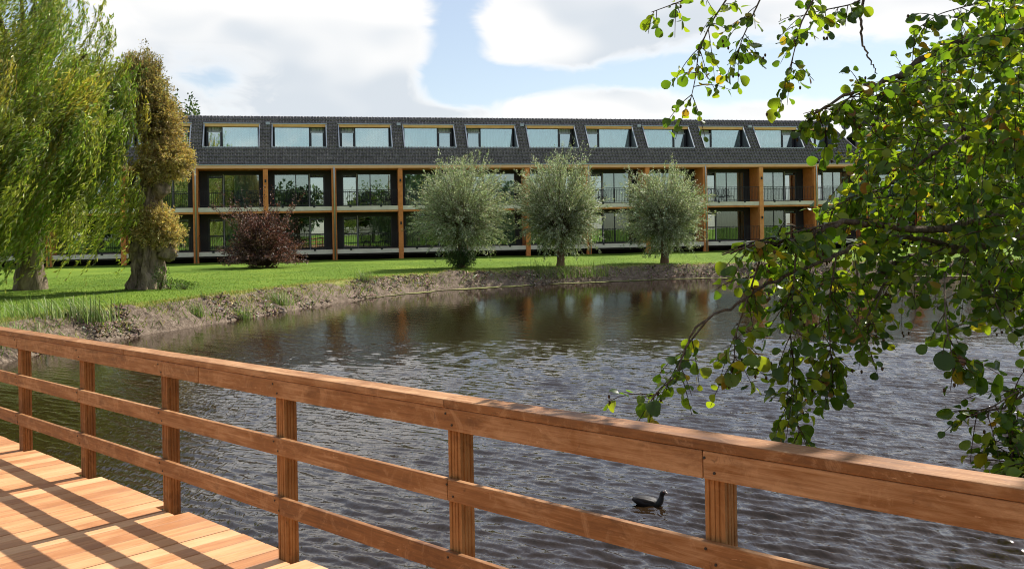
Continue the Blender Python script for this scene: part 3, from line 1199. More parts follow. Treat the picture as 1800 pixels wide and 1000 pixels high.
M_bark = bark_mat('bark_brown', (.045, .030, .02), (.40, .31, .22), 4.5)
M_barkR = bark_mat('bark_reddish', (.09, .05, .03), (.32, .19, .12), 9)
M_twig = bark_mat('twig_bark', (.05, .032, .02), (.20, .13, .085), 20)
M_willow = leaf_mat('willow_leaf', .42, .38, .5, (1.3, 1.35, .6))
M_silver = leaf_mat('silver_leaf', .30, .42, .45, (1.2, 1.3, .8))
M_gold = leaf_mat('golden_leaf', .38, .45, .4, (1.3, 1.2, .6))
M_purple = leaf_mat('purple_leaf', .25, .45, .4, (1.6, .9, .8))
M_green = leaf_mat('green_leaf', .35, .5, .4, (1.3, 1.4, .6))
M_grass = leaf_mat('grass_blade', .35, .6, .25, (1.3, 1.4, .6))
M_chip = None


def tubes_mesh(name, paths, n=4):
    m_ = MB()
    for pts, rad in paths:
        m_.tube(pts, rad, n, cap=False)
    return m_.mesh(name, True)


def bez(p0, p1, p2, t_):
    t_ = t_[..., None]
    return (1 - t_) ** 2 * p0 + 2 * t_ * (1 - t_) * p1 + t_ ** 2 * p2


def gnarled(name, path, rad, mat, parent, sides=22, lump=.16, freq=2.2, lobes=0, seedv=0):
    """trunk with flutes and lumps"""
    m_ = MB()
    pts = [Vector(p) for p in path]
    N = len(pts)
    rings = []
    for i, p in enumerate(pts):
        ring = []
        for q in range(sides):
            a = 2 * math.pi * q / sides
            d = Vector((math.cos(a), math.sin(a), 0))
            nz = mnoise.fractal(Vector((d.x * freq + seedv, d.y * freq, p.z * freq * .45)), 1.0, 2.0, 4)
            r_ = rad[i] * (1 + lump * nz + (.09 * math.cos(lobes * a + p.z * .6) if lobes else 0))
            ring.append(p + d * r_)
        rings.append(ring)
    m_.add([q for r_ in rings for q in r_], [(i * sides + q, i * sides + (q + 1) % sides, (i + 1) * sides + (q + 1) % sides, (i + 1) * sides + q) for i in range(N - 1) for q in range(sides)] + [tuple(range((N - 1) * sides, N * sides))])
    return m_.build(name, mat, parent, smooth=True)


def interp_path(pts, rad, n):
    pts = np.array(pts, float)
    t_ = np.linspace(0, len(pts) - 1, n)
    k = np.arange(len(pts))
    P = np.stack([np.interp(t_, k, pts[:, i]) for i in range(3)], -1)
    for _ in range(2):
        P[1:-1] = (P[:-2] + 2 * P[1:-1] + P[2:]) / 4
    return P, np.interp(t_, k, rad)


# ---------------------------------------------------------------- round pollard willows
def pollard_meshes(seedv, rx, zc, rzv, head, nsh=1000, per=46):
    rg = np.random.default_rng(seedv)
    d = unit(rg.normal(size=(nsh, 3)))
    rf = 1 - .34 * rg.random(nsh) ** 1.7
    lum = np.array([1 + .34 * mnoise.fractal(Vector(tuple(q * 2.0)) + Vector((seedv, 0, 0)), 1.0, 2.0, 3) for q in d])
    tip = np.stack([d[:, 0] * rx, d[:, 1] * rx, zc + d[:, 2] * rzv], -1)
    tip = (tip - [0, 0, zc]) * (rf * lum)[:, None] + [0, 0, zc]
    spike = rg.random(nsh) < .14
    tip[spike] += (unit(tip[spike] - [0, 0, zc - 1.5]) * rg.uniform(.15, .75, (spike.sum(), 1)))
    tip[:, 2] = np.maximum(tip[:, 2], .35)
    p0 = np.tile(np.array([0, 0, head]), (nsh, 1)) + rg.normal(0, .12, (nsh, 3))
    mid = (p0 + tip) / 2 + np.stack([d[:, 0] * .15, d[:, 1] * .15, .55 + .3 * rg.random(nsh)], -1)
    tt = (.30 + .70 * rg.random((nsh, per)) ** .75)
    P = np.empty((nsh, per, 3))
    T = np.empty((nsh, per, 3))
    for i in range(nsh):
        P[i] = bez(p0[i], mid[i], tip[i], tt[i])
        T[i] = bez(p0[i], mid[i], tip[i], np.minimum(tt[i] + .03, 1.04)) - P[i]
    P = P.reshape(-1, 3) + rg.normal(0, .035, (nsh * per, 3))
    D = unit(T.reshape(-1, 3)) + rg.normal(0, .55, (nsh * per, 3))
    n = len(P)
    col = vary((.24, .275, .145), n, .22, (.52, .55, .42), .36)
    leaves = leaf_cards('crown', P, D, rg.uniform(.10, .17, n), rg.uniform(.026, .04, n), col)
    paths = []
    for i in range(0, nsh, 3):
        q = np.linspace(0, .97, 6)
        paths.append((bez(p0[i], mid[i], tip[i], q), list(np.linspace(.022, .004, 6))))
    return leaves, tubes_mesh('branches', paths, 3)


PW_A = pollard_meshes(11, 2.5, 2.95, 2.65, 1.6)
PW_B = pollard_meshes(23, 2.35, 3.0, 2.65, 1.6)
PW_C = pollard_meshes(37, 2.3, 2.75, 2.4, 1.45)
for (px, py, dep, ms, sc, rz, lab, lean) in [
        (810, 470, 47.0, PW_A, (1.0, 1.0, 1.0), 0.4, 'silvery round pollard willow with a leafy skirt at its foot', .1),
        (985, 467, 47.0, PW_B, (1.0, 1.0, 1.0), 2.0, 'middle silvery round pollard willow with bare reddish trunk', -.05),
        (1168, 461, 49.0, PW_C, (1, 1, 1), 4.1, 'rightmost silvery round pollard willow, branches down to the ground', .0)]:
    b = unp(px, py, dep)
    r_ = empty('pollard_willow', (b.x, b.y, gz(b.x, b.y) - .03))
    tag(r_, lab, 'tree', 'pollard willows by the pond')
    path, rad = interp_path([(0, 0, -.1), (.03, 0, .35), (lean * .5, 0, 1.0), (lean, 0, 1.6), (lean * .6, 0, 2.0)], [.24, .19, .17, .22, .14], 14)
    gnarled('trunk', path, rad, M_barkR, r_, 14, .2, 4.0, seedv=px)
    o = link('crown', ms[0], M_silver, r_, (0, 0, 0), (0, 0, rz))
    o.scale = sc
    o = link('branches', ms[1], M_twig, r_, (0, 0, 0), (0, 0, rz))
    o.scale = sc


def leafy_clump(name, parent, mat, n, rad, zc, rzv, base, L, W, seedv, loc=(0, 0, 0), alt=None, p=.2, up=.4, dv=.25):
    rg = np.random.default_rng(seedv)
    d = unit(rg.normal(size=(n, 3)))
    r_ = rg.random(n) ** .45
    lum = 1 + .25 * np.sin(d[:, 0] * 5 + seedv) * np.cos(d[:, 1] * 4 + d[:, 2] * 3)
    P = np.stack([d[:, 0] * rad * r_ * lum, d[:, 1] * rad * r_ * lum, np.maximum(zc + d[:, 2] * rzv * r_ * lum, .02)], -1)
    D = d + rg.normal(0, .5, (n, 3)) + np.array([0, 0, up])
    me_ = leaf_cards(name, P, D, rg.uniform(.7, 1.2, n) * L, rg.uniform(.7, 1.2, n) * W, vary(base, n, dv, alt, p))
    return link(name, me_, mat, parent, loc)


def sapling(name, x, y, label, n, rad, hgt, base, L, W, seedv, mat=None, cat='shrub', grp=None, alt=None, p=.2):
    r_ = empty(name, (x, y, gz(x, y) - .02))
    tag(r_, label, cat, grp)
    leafy_clump('foliage', r_, mat or M_green, n, rad, hgt * .5, hgt * .5, base, L, W, seedv, alt=alt, p=p)
    m_ = MB()
    rg = random.Random(seedv)
    for i in range(7):
        a = rg.uniform(0, 6.28)
        q = rg.uniform(.3, .8)
        m_.tube([(0, 0, -.03), (math.cos(a) * rad * q * .4, math.sin(a) * rad * q * .4, hgt * .35), (math.cos(a) * rad * q, math.sin(a) * rad * q, hgt * .8)], [.018, .012, .005], 4, False)
    m_.build('stems', M_twig, r_, smooth=True)
    return r_


b = unp(812, 471, 46.5)
sapling('low_shrub', b.x, b.y - .1, 'low dark green shrub at the foot of the leftmost round willow', 2600, .75, 1.0, (.05, .085, .025), .12, .04, 5)

# ---------------------------------------------------------------- purple bush
b = unp(462, 471, 50.5)
bush = empty('purple_bush', (b.x, b.y, gz(b.x, b.y) - .03))
tag(bush, 'dark purple leaved bush in front of the balconies', 'bush')
rg = np.random.default_rng(31)
paths, LP, LD = [], [], []
for i in range(520):
    a = rg.uniform(0, 2 * math.pi)
    e = (rg.uniform(-.12, 1.5) if i > 44 else rg.uniform(.75, 1.15))
    L_ = (2.5 if i > 44 else 4.2) * rg.uniform(.55, 1.05) * (1 + .30 * mnoise.noise(Vector((math.cos(a) * 1.6, math.sin(a) * 1.6, e * 2.2)) + Vector((4, 1, 0))))
    dirv = np.array([math.cos(a) * math.cos(e), math.sin(a) * math.cos(e), math.sin(e)])
    p0 = np.array([rg.normal(0, .15), rg.normal(0, .15), .15])
    p1 = p0 + dirv * L_ * .5 + [0, 0, .55]
    p2 = p0 + dirv * L_ * np.array([1.0, 1.0, 1.05]) + [0, 0, .25]
    p2[2] = max(p2[2], .3)
    q = np.linspace(0, 1, 6)
    paths.append((bez(p0, p1, p2, q), list(np.linspace(.02, .004, 6))))
    nl = 52
    t_ = .28 + .72 * rg.random(nl) ** .8
    Pp = bez(p0, p1, p2, t_)
    LP.append(Pp + rg.normal(0, .06, (nl, 3)))
    LD.append(unit(bez(p0, p1, p2, t_ + .03) - Pp) + rg.normal(0, .7, (nl, 3)))
LP, LD = np.concatenate(LP), np.concatenate(LD)
n = len(LP)
link('foliage', leaf_cards('foliage', LP, LD, rg.uniform(.075, .125, n), rg.uniform(.04, .065, n), vary((.078, .044, .034), n, .3, (.26, .17, .13), .28)), M_purple, bush)
link('branches', tubes_mesh('branches', paths, 3), M_twig, bush)
leafy_clump('lower_foliage', bush, M_purple, 3200, .95, .5, .6, (.07, .032, .024), .10, .055, 44, alt=(.2, .1, .07), p=.2)

# ---------------------------------------------------------------- tall poplar with shoots on a burred trunk
b = unp(262, 505, 33.3)
pop = empty('burred_poplar', (b.x, b.y, gz(b.x, b.y) - .05))
tag(pop, 'tall tree with thick burred trunk and golden tufts of shoots', 'tree')
KP = 33.3 / F


def rel(px, py):
    """offset from the trunk foot, metres, in the plane of the tree"""
    return ((px - 266) * KP, (505 - py) * KP)


pts, rad = [], []
for (px, py, r_) in [(264, 510, .66), (265, 495, .60), (265, 470, .53), (266, 445, .50), (267, 425, .49), (266, 405, .42), (268, 380, .38), (272, 350, .36), (276, 320, .38), (278, 295, .34), (274, 260, .26), (265, 200, .16), (258, 140, .08)]:
    x, z = rel(px, py)
    pts.append((x, 0, z))
    rad.append(r_)
P, rd = interp_path(pts, rad, 90)
gnarled('trunk', P, rd, M_bark, pop, 56, .30, 4.2, lobes=5, seedv=3)
for (px, py, r_, sz) in [(303, 440, .34, .9), (292, 428, .26, 1), (248, 432, .22, .9), (283, 420, .22, .9), (292, 330, .30, 1), (258, 335, .24, 1), (300, 300, .26, 1)]:
    x, z = rel(px, py)
    bm = bmesh.new()
    bmesh.ops.create_icosphere(bm, subdivisions=3, radius=r_)
    for v in bm.verts:
        v.co *= 1 + .42 * mnoise.fractal(v.co * 5 + Vector((px, py, 0)), 1.0, 2.0, 3)
        v.co.z *= sz
        v.co.y *= .8
    me_ = bpy.data.meshes.new('burr')
    bm.to_mesh(me_)
    bm.free()
    me_.polygons.foreach_set('use_smooth', [True] * len(me_.polygons))
    link('burr', me_, M_bark, pop, (x, -.22, z))


def tuft(name, parent, org, rx, rzu, rzd, nsh, per, base, alt, p, seedv, L=(.065, .11), W=(.028, .045), lean=(0, 0, .5), upb=.5, ry=None):
    rg = np.random.default_rng(seedv)
    d = unit(rg.normal(size=(nsh, 3)) + np.array([0, 0, upb]))
    ry = ry or rx
    sc_ = np.where(d[:, 2] > 0, rzu, rzd)
    lum = np.array([1 + .3 * mnoise.fractal(Vector(tuple(q * 2.2)) + Vector((seedv, 0, 0)), 1.0, 2.0, 3) for q in d])
    rf = (1 - .4 * rg.random(nsh) ** 1.5) * lum
    org = np.array(org)
    tip = org + np.stack([d[:, 0] * rx * rf, d[:, 1] * ry * rf, d[:, 2] * sc_ * rf], -1)
    p0 = org + rg.normal(0, .1, (nsh, 3)) * np.array([rx, ry, rzu]) * .9
    mid = (p0 + tip) / 2 + np.array(lean) * rg.uniform(-.2, .6, (nsh, 1))
    LP, LD, paths = [], [], []
    for i in range(nsh):
        t_ = .12 + .88 * rg.random(per) ** .8
        Pp = bez(p0[i], mid[i], tip[i], t_)
        LP.append(Pp)
        LD.append(unit(bez(p0[i], mid[i], tip[i], t_ + .03) - Pp))
        if i % 3 == 0:
            paths.append((bez(p0[i], mid[i], tip[i], np.linspace(0, 1, 5)), list(np.linspace(.014, .003, 5))))
    LP, LD = np.concatenate(LP), np.concatenate(LD)
    n = len(LP)
    LP = LP + rg.normal(0, .035, (n, 3))
    LD = LD + rg.normal(0, .6, (n, 3))
    link(name, leaf_cards(name, LP, LD, rg.uniform(*L, n), rg.uniform(*W, n), vary(base, n, .25, alt, p)), M_gold, parent)
    link('shoots', tubes_mesh('shoots', paths, 3), M_twig, parent)


GOLD, OLIVE, BRN, YEL = (.43, .35, .135), (.28, .265, .12), (.33, .265, .12), (.58, .49, .24)
for i, (px, py, yo, rx, ru, rdn, nsh, per, base, alt, p) in enumerate([
        (290, 405, -.35, .70, 1.0, .62, 420, 40, GOLD, YEL, .4),
        (305, 415, -.2, .52, .8, .5, 200, 36, GOLD, YEL, .4),
        (240, 400, .1, .40, .6, .5, 120, 34, OLIVE, GOLD, .4),
        (300, 285, -.25, .95, 1.05, .8, 520, 42, GOLD, YEL, .35),
        (318, 285, -.1, .62, .75, .8, 240, 38, GOLD, YEL, .45),
        (282, 300, -.4, .6, .9, .55, 220, 38, BRN, GOLD, .4),
        (292, 225, -.1, .85, 1.3, .8, 460, 42, BRN, GOLD, .45),
        (280, 190, -.2, .75, 1.3, .8, 360, 42, OLIVE, GOLD, .35),
        (255, 165, .0, .85, 1.55, .9, 520, 44, OLIVE, BRN, .45),
        (240, 150, .1, .6, 1.25, .9, 240, 40, OLIVE, BRN, .5),
        (272, 155, .1, .5, 1.35, .9, 240, 40, OLIVE, BRN, .5)]):
    x, z = rel(px, py)
    tuft('tuft', pop, (x, yo, z), rx * 1.16, ru * 1.08, rdn, nsh, per, base, alt, p, 60 + i, lean=(0, 0, .35), upb=.55)
b2 = unp(285, 506, 33.0)
for j, (px, py, w_, h_) in enumerate([(250, 508, .35, .35), (300, 507, .5, .4), (325, 503, .4, .3), (282, 500, .28, .9)]):
    q = unp(px, py, 33.0 - .2 * j)
    sapling('trunk_weed', q.x, q.y, ['green weed left of the burred trunk foot', 'green weed right of the burred trunk foot', 'outermost small green weed right of the burred trunk', 'thin yellow green sprout against the burred trunk'][j],
            420, w_, h_, (.08, .13, .03), .07, .03, 80 + j, cat='weed', grp='weeds round the burred trunk')

# ---------------------------------------------------------------- weeping willow
b = unp(52, 497, 34.0)
wil = empty('weeping_willow', (b.x, b.y, gz(b.x, b.y) - .05))
tag(wil, 'big weeping willow with wind blown yellow green strands', 'tree')
WB = np.array([b.x, b.y, LAWN])
P, rd = interp_path([(0, 0, -.1), (.05, 0, .8), (0, 0, 2.0), (.2, -.1, 3.4), (.3, -.3, 5.0)], [.62, .46, .42, .46, .34], 26)
gnarled('trunk', P, rd, M_bark, wil, 26, .2, 3.0, lobes=4, seedv=9)
rg = np.random.default_rng(5)
CX, CY, RX = .15, -3.0, 4.25          # crown centre and radius relative to the foot


def willow_top(r_):
    return 12.4 - .27 * r_ * r_


limbs = []
for i in range(12):
    a = 2 * math.pi * i / 12 + rg.uniform(-.2, .2)
    r_ = rg.uniform(1.8, 3.6)
    p0 = np.array([.2, -.2, 4.2])
    p2 = np.array([CX + r_ * math.cos(a), CY + r_ * math.sin(a), willow_top(r_) - rg.uniform(.5, 2.5)])
    p1 = (p0 + p2) / 2 + np.array([0, 0, 1.4])
    limbs.append((bez(p0, p1, p2, np.linspace(0, 1, 10)), list(np.linspace(.2, .03, 10))))
link('limbs', tubes_mesh('limbs', limbs, 7), M_bark, wil)
LP, LD, LC = [], [], []
strands = []
for i in range(620):                   # locks of strands blown the same way
    a = rg.uniform(0, 2 * math.pi)
    r_ = RX * math.sqrt(rg.random()) if i % 3 else RX * rg.uniform(.8, 1.02)
    lob = 1 + .08 * math.sin(3 * a + .7) + .05 * math.sin(7 * a)
    lx, ly = CX + r_ * lob * math.cos(a), CY + r_ * lob * math.sin(a)
    lz = willow_top(r_) + .7 * mnoise.noise(Vector((lx * .6, ly * .6, 3.1))) - (rg.random() ** 1.6) * 5.5
    lz = max(lz, 3.0)
    if 300 <= i < 370:                 # bulge towards the tall tree
        lx, ly, lz = rg.uniform(2.9, 4.5), CY + rg.uniform(-2.0, 1.2), rg.uniform(4.6, 7.0)
    if i >= 370:                       # low fringe on the near side
        lx, ly, lz = rg.uniform(-5.5, 3.4), CY - rg.uniform(1.5, 4.2), rg.uniform(2.6, 6.2)
    if i >= 540:                       # strands before the trunk
        lx, ly, lz = rg.uniform(-1.5, 2.4), rg.uniform(-5.5, -1.6), rg.uniform(2.4, 4.8)
    lL = rg.uniform(1.6, 4.4) if lz > 6 else rg.uniform(1.4, 3.4)
    wind, ph, wl = rg.uniform(.28, .80), rg.uniform(0, 6.28), rg.uniform(1.1, 2.0)
    flick = rg.uniform(.15, .7)
    tone = rg.random()
    base = (.30, .34, .055) if tone < .58 else ((.20, .30, .05) if tone < .92 else (.46, .39, .08))
    for j in range(int(rg.integers(10, 19))):
        ox, oy, oz = rg.normal(0, .20, 3)
        Ls = min(lL * rg.uniform(.55, 1.15), lz - rg.uniform(.05, 1.8))
        if Ls < .5:
            continue
        m_ = int(Ls * 17)
        t_ = np.sort(rg.random(m_))
        p_ = ph + rg.normal(0, .5)
        sw = .20 * np.sin(t_ * Ls * wl + p_) * (.3 + t_)
        wv = wind + rg.normal(0, .07)
        outx, outy = math.cos(a) * flick, math.sin(a) * flick
        rise = .35 * flick * np.sin(np.minimum(t_ * 5, 3.14))
        Pp = np.stack([lx + ox + outx * np.sqrt(t_) - wv * Ls * t_ ** 1.25 + sw, ly + oy + outy * np.sqrt(t_) - .06 * Ls * t_ + .5 * sw, lz + oz + rise - Ls * t_ * .92], -1)
        Dd = np.gradient(Pp, axis=0) if m_ > 2 else np.tile([0, 0, -1.], (m_, 1))
        Dd = unit(Dd) + rg.normal(0, .40, (m_, 3)) + np.array([-.45, 0, -.05])
        keep = Pp[:, 2] > .12
        if keep.sum() < 3:
            continue
        LP.append(Pp[keep])
        LD.append(Dd[keep])
        LC.append(vary(base, keep.sum(), .2, (.52, .52, .28), .14))
        if j % 5 == 0:
            q = Pp[keep]
            strands.append((q[::max(1, len(q) // 6)], .006))
LP, LD, LC = np.concatenate(LP), np.concatenate(LD), np.concatenate(LC)
n = len(LP)
print('willow leaves', n)
link('crown', leaf_cards('crown', LP, LD, rg.uniform(.12, .22, n), rg.uniform(.028, .045, n), LC), M_willow, wil)
link('strands', tubes_mesh('strands', strands, 3), M_gold if False else M_twig, wil)


# ---------------------------------------------------------------- trees far behind
def far_tree(x, y, hgt, rad, label, seedv, base=(.05, .085, .03), n=9000, narrow=1.0, leaf=.34, grp=None, name='far_tree', zb=None):
    r_ = empty(name, (x, y, .7 if zb is None else zb))
    tag(r_, label, 'tree', grp)
    rg = np.random.default_rng(seedv)
    nb = 26
    cs = unit(rg.normal(size=(nb, 3))) * rg.uniform(.35, .85, (nb, 1))
    per = n // nb
    LP, LD = [], []
    for q in cs:
        d = unit(rg.normal(size=(per, 3)))
        rr_ = rg.random((per, 1)) ** .4 * .36
        pp = q + d * rr_
        LP.append(np.stack([pp[:, 0] * rad, pp[:, 1] * rad, hgt * .58 + pp[:, 2] * hgt * .44], -1))
        LD.append(d + [0, 0, -.3])
    LP, LD = np.concatenate(LP), np.concatenate(LD)
    n_ = len(LP)
    link('crown', leaf_cards('crown', LP, LD + rg.normal(0, .4, (n_, 3)), rg.uniform(.6, 1.2, n_) * leaf, rg.uniform(.5, .8, n_) * leaf, vary(base, n_, .25, (.10, .13, .04), .3)), M_green, r_)
    pth, rdd = interp_path([(0, 0, -.2), (.1, 0, hgt * .3), (0, .1, hgt * .75)], [hgt * .03, hgt * .022, hgt * .006], 12)
    gnarled('trunk', pth, rdd, M_bark, r_, 10, .15, 2.0, seedv=seedv)
    return r_


q = unp(334, 300, 84.0)
far_tree(q.x, q.y, 15.2, 1.6, 'dark green tree top showing above the left end of the roof', 71, n=5200, leaf=.3)
for i in range(13):
    x = -62 + i * 9.6 + random.uniform(-2, 2)
    far_tree(x, random.uniform(-34, -24), (8.5, 12.5, 7.5, 10)[i % 4], 6.2, 'leafy tree in the row behind the camera, mirrored in the windows', 90 + i, n=3600, leaf=.75, grp='trees mirrored in the windows', name='mirrored_tree')

# ------------------------------------------------------------------ alder hanging in from the right
AB = Vector((9.0, 7.7, 0))
AB.z = gz(AB.x, AB.y) - .05
alder = empty('alder_tree', AB)
tag(alder, 'alder with hanging branches of round green leaves at the right', 'tree')
rg = np.random.default_rng(77)
P, rd = interp_path([(0, 0, -.1), (0, 0, 1.0), (-.1, 0, 3.0), (-.3, -.1, 5.5), (-.5, -.2, 8.0), (-.5, -.2, 9.5)], [.30, .24, .21, .17, .11, .05], 30)
gnarled('trunk', P, rd, M_bark, alder, 18, .14, 3.0, seedv=31)
A0 = np.array(AB)
M_branch = bark_mat('alder_branch', (.10, .07, .05), (.34, .26, .19), 16)


def pxp(lst):
    return [np.array(unp(x, y, d)) - A0 for x, y, d in lst]


def smooth_path(pts, n):
    pts = np.array(pts)
    t_ = np.linspace(0, len(pts) - 1, n)
    k = np.arange(len(pts))
    Q = np.stack([np.interp(t_, k, pts[:, i]) for i in range(3)], -1)
    for _ in range(3):
        Q[1:-1] = (Q[:-2] + 2 * Q[1:-1] + Q[2:]) / 4
    return Q


def trk(z):
    return np.array([-.1 - .05 * z, 0, z])


LIMBS = [
    ([trk(5.0)] + pxp([(1980, 20, 7.2), (1800, 54, 6.3), (1680, 75, 5.9), (1620, 105, 5.7), (1570, 140, 5.5), (1500, 160, 5.3), (1430, 200, 5.2)]), (.040, .005)),
    ([trk(4.2)] + pxp([(1960, 110, 7.2), (1800, 156, 6.5), (1740, 210, 6.3), (1690, 245, 6.1), (1640, 270, 5.9), (1560, 330, 5.6)]), (.045, .006)),
    ([trk(2.8)] + pxp([(1960, 380, 7.0), (1800, 410, 6.4), (1700, 438, 6.0), (1640, 443, 5.8), (1590, 455, 5.6), (1545, 482, 5.5), (1520, 500, 5.4)]), (.042, .006)),
    (pxp([(1700, 438, 6.0), (1600, 415, 5.6), (1520, 428, 5.3), (1460, 452, 5.0), (1372, 488, 4.9), (1292, 534, 4.8), (1224, 572, 4.7), (1204, 612, 4.7), (1188, 670, 4.65)]), (.016, .0025)),
    ([trk(3.2)] + pxp([(1960, 330, 6.9), (1800, 360, 6.2), (1650, 408, 5.6), (1560, 398, 5.2), (1480, 388, 5.0), (1400, 425, 4.9), (1330, 430, 4.8), (1270, 448, 4.8)]), (.034, .0035)),
    ([trk(6.5)] + pxp([(1900, -200, 7.0), (1600, -90, 6.0), (1400, -70, 5.6), (1270, -40, 5.4)]), (.06, .008)),
    (pxp([(1600, -90, 6.0), (1530, -40, 5.8), (1512, 30, 5.7), (1515, 75, 5.65), (1530, 105, 5.6), (1542, 130, 5.6)]), (.012, .003)),
    ([trk(2.2)] + pxp([(1980, 560, 6.0), (1880, 640, 5.0), (1800, 695, 4.6), (1720, 735, 4.5)]), (.026, .003)),
    (pxp([(1880, 640, 5.0), (1840, 730, 4.6), (1790, 790, 4.4), (1800, 840, 4.4)]), (.02, .004)),
    (pxp([(1640, 443, 5.8), (1570, 470, 5.5), (1530, 540, 5.3), (1510, 620, 5.2)]), (.014, .003)),
    ([trk(6.0)] + [np.array(q) - A0 for q in [(6.5, 7.8, 7.2), (4.8, 7.2, 7.6), (3.6, 6.6, 7.0)]], (.06, .01)),
    ([trk(5.2)] + [np.array(q) - A0 for q in [(6.6, 6.4, 6.0), (5.0, 5.8, 6.4), (3.9, 5.2, 5.8)]], (.06, .01)),
]
for pts, (r0, r1) in LIMBS:
    Q = smooth_path(pts, 6 * len(pts))
    Q[2:-1] += rg.normal(0, .006, Q[2:-1].shape)
    MB().tube(list(Q), list(np.linspace(r0, r1, len(Q))), 7).build('limb', M_branch, alder, smooth=True)

STR = [  # hanging strands: path in the picture at its depth, number of side twigs, leaf size
    ([(1290, -20, 5.4), (1250, 40, 5.4), (1228, 90, 5.4), (1222, 140, 5.4), (1212, 185, 5.4)], 15, 1.0),
    ([(1240, -30, 5.4), (1200, 2, 5.4), (1145, 22, 5.4)], 7, 1.0),
    ([(1345, -20, 5.3), (1322, 30, 5.3), (1304, 70, 5.3), (1296, 100, 5.3)], 11, 1.0),
    ([(1440, -20, 5.2), (1408, 40, 5.2), (1395, 95, 5.2), (1383, 140, 5.2)], 12, 1.0),
    ([(1560, -30, 5.6), (1500, 8, 5.6), (1440, 20, 5.5), (1402, 30, 5.4)], 12, 1.0),
    ([(1590, 130, 5.6), (1520, 160, 5.4), (1460, 188, 5.3), (1412, 200, 5.25)], 20, 1.0),
    ([(1500, 165, 5.3), (1470, 195, 5.3), (1440, 215, 5.3)], 12, 1.0),
    ([(1480, 388, 5.0), (1430, 400, 4.9), (1370, 415, 4.85), (1310, 428, 4.8), (1268, 446, 4.8)], 24, 1.05),
    ([(1400, 425, 4.9), (1395, 500, 4.8), (1388, 580, 4.8), (1398, 660, 4.75), (1392, 730, 4.7), (1410, 765, 4.7)], 44, 1.05),
    ([(1470, 450, 5.0), (1455, 540, 5.0), (1460, 620, 5.0), (1465, 690, 5.0)], 34, 1.0),
    ([(1335, 460, 4.9), (1312, 530, 4.8), (1292, 590, 4.8), (1290, 650, 4.8)], 20, 1.05),
    ([(1245, 560, 4.7), (1205, 610, 4.7), (1188, 660, 4.65), (1150, 695, 4.65), (1112, 700, 4.65)], 13, 1.0),
    ([(1660, 480, 5.0), (1662, 560, 4.6), (1672, 620, 4.5), (1684, 680, 4.45)], 13, 1.35),
    ([(1560, 480, 5.3), (1540, 540, 5.2), (1518, 600, 5.2)], 16, 1.0),
    ([(1770, 470, 5.2), (1745, 520, 5.0), (1760, 555, 4.9)], 12, 1.1),
    ([(1890, 610, 4.8), (1800, 680, 4.5), (1745, 715, 4.4), (1706, 732, 4.4)], 22, .95),
    ([(1880, 680, 4.6), (1810, 740, 4.4), (1775, 800, 4.3), (1795, 830, 4.3)], 46, .95),
    ([(1860, 740, 4.4), (1830, 790, 4.2), (1810, 850, 4.1)], 26, .95),
    ([(1820, -30, 6.2), (1720, 5, 6.0), (1650, 25, 5.8), (1602, 58, 5.7)], 20, 1.0),
    ([(1800, 54, 6.3), (1720, 75, 5.9), (1650, 100, 5.7), (1590, 140, 5.5), (1540, 180, 5.4)], 34, 1.0),
    ([(1560, 330, 5.6), (1500, 345, 5.3), (1440, 380, 5.1)], 12, 1.0),
]
SUB = []                              # (start, direction, length, leaf size)
for pts, nsub, size in STR:
    Q = smooth_path(pxp(pts), 8 * len(pts))
    MB().tube(list(Q), list(np.linspace(.0055, .0022, len(Q))), 5).build('twig', M_branch, alder, smooth=True)
    for i in range(nsub):
        k = int(rg.uniform(.12, 1.0) * (len(Q) - 1))
        d = np.array([rg.normal(-.1, .6), rg.normal(0, .6), rg.normal(-.45, .5)])
        SUB.append((Q[k], d / np.linalg.norm(d), rg.uniform(.10, .24), size))


def in_poly(x, y, poly):
    ins = False
    for (x0, y0), (x1, y1) in zip(poly, poly[1:] + poly[:1]):
        if (y0 > y) != (y1 > y) and x < x0 + (y - y0) * (x1 - x0) / (y1 - y0):
            ins = not ins
    return ins


DENSE = [(1545, 205), (1620, 130), (1680, 85), (1740, 0), (1800, -40), (1900, -40), (1900, 500), (1790, 485), (1700, 455), (1640, 430), (1560, 400), (1515, 345), (1505, 300)]
LOOSE = [(1480, 320), (1560, 380), (1700, 450), (1850, 520), (1760, 530), (1640, 490), (1560, 520), (1500, 580), (1420, 520), (1330, 470), (1400, 400)]
cnt = 0
while cnt < 780:
    x, y = rg.uniform(1490, 1900), rg.uniform(-40, 565)
    if not in_poly(x, y, DENSE):
        continue
    dep = rg.uniform(5.0, 8.6)
    d = np.array([rg.normal(-.45, .5), rg.normal(-.1, .5), rg.normal(-.4, .5)])
    SUB.append((np.array(unp(x, y, dep)) - A0, d / np.linalg.norm(d), rg.uniform(.22, .42), 1.05))
    cnt += 1
cnt = 0
while cnt < 110:
    x, y = rg.uniform(1320, 1860), rg.uniform(320, 590)
    if not in_poly(x, y, LOOSE):
        continue
    d = np.array([rg.normal(-.4, .5), rg.normal(-.1, .5), rg.normal(-.5, .5)])
    SUB.append((np.array(unp(x, y, rg.uniform(4.9, 6.2))) - A0, d / np.linalg.norm(d), rg.uniform(.18, .34), 1.0))
    cnt += 1
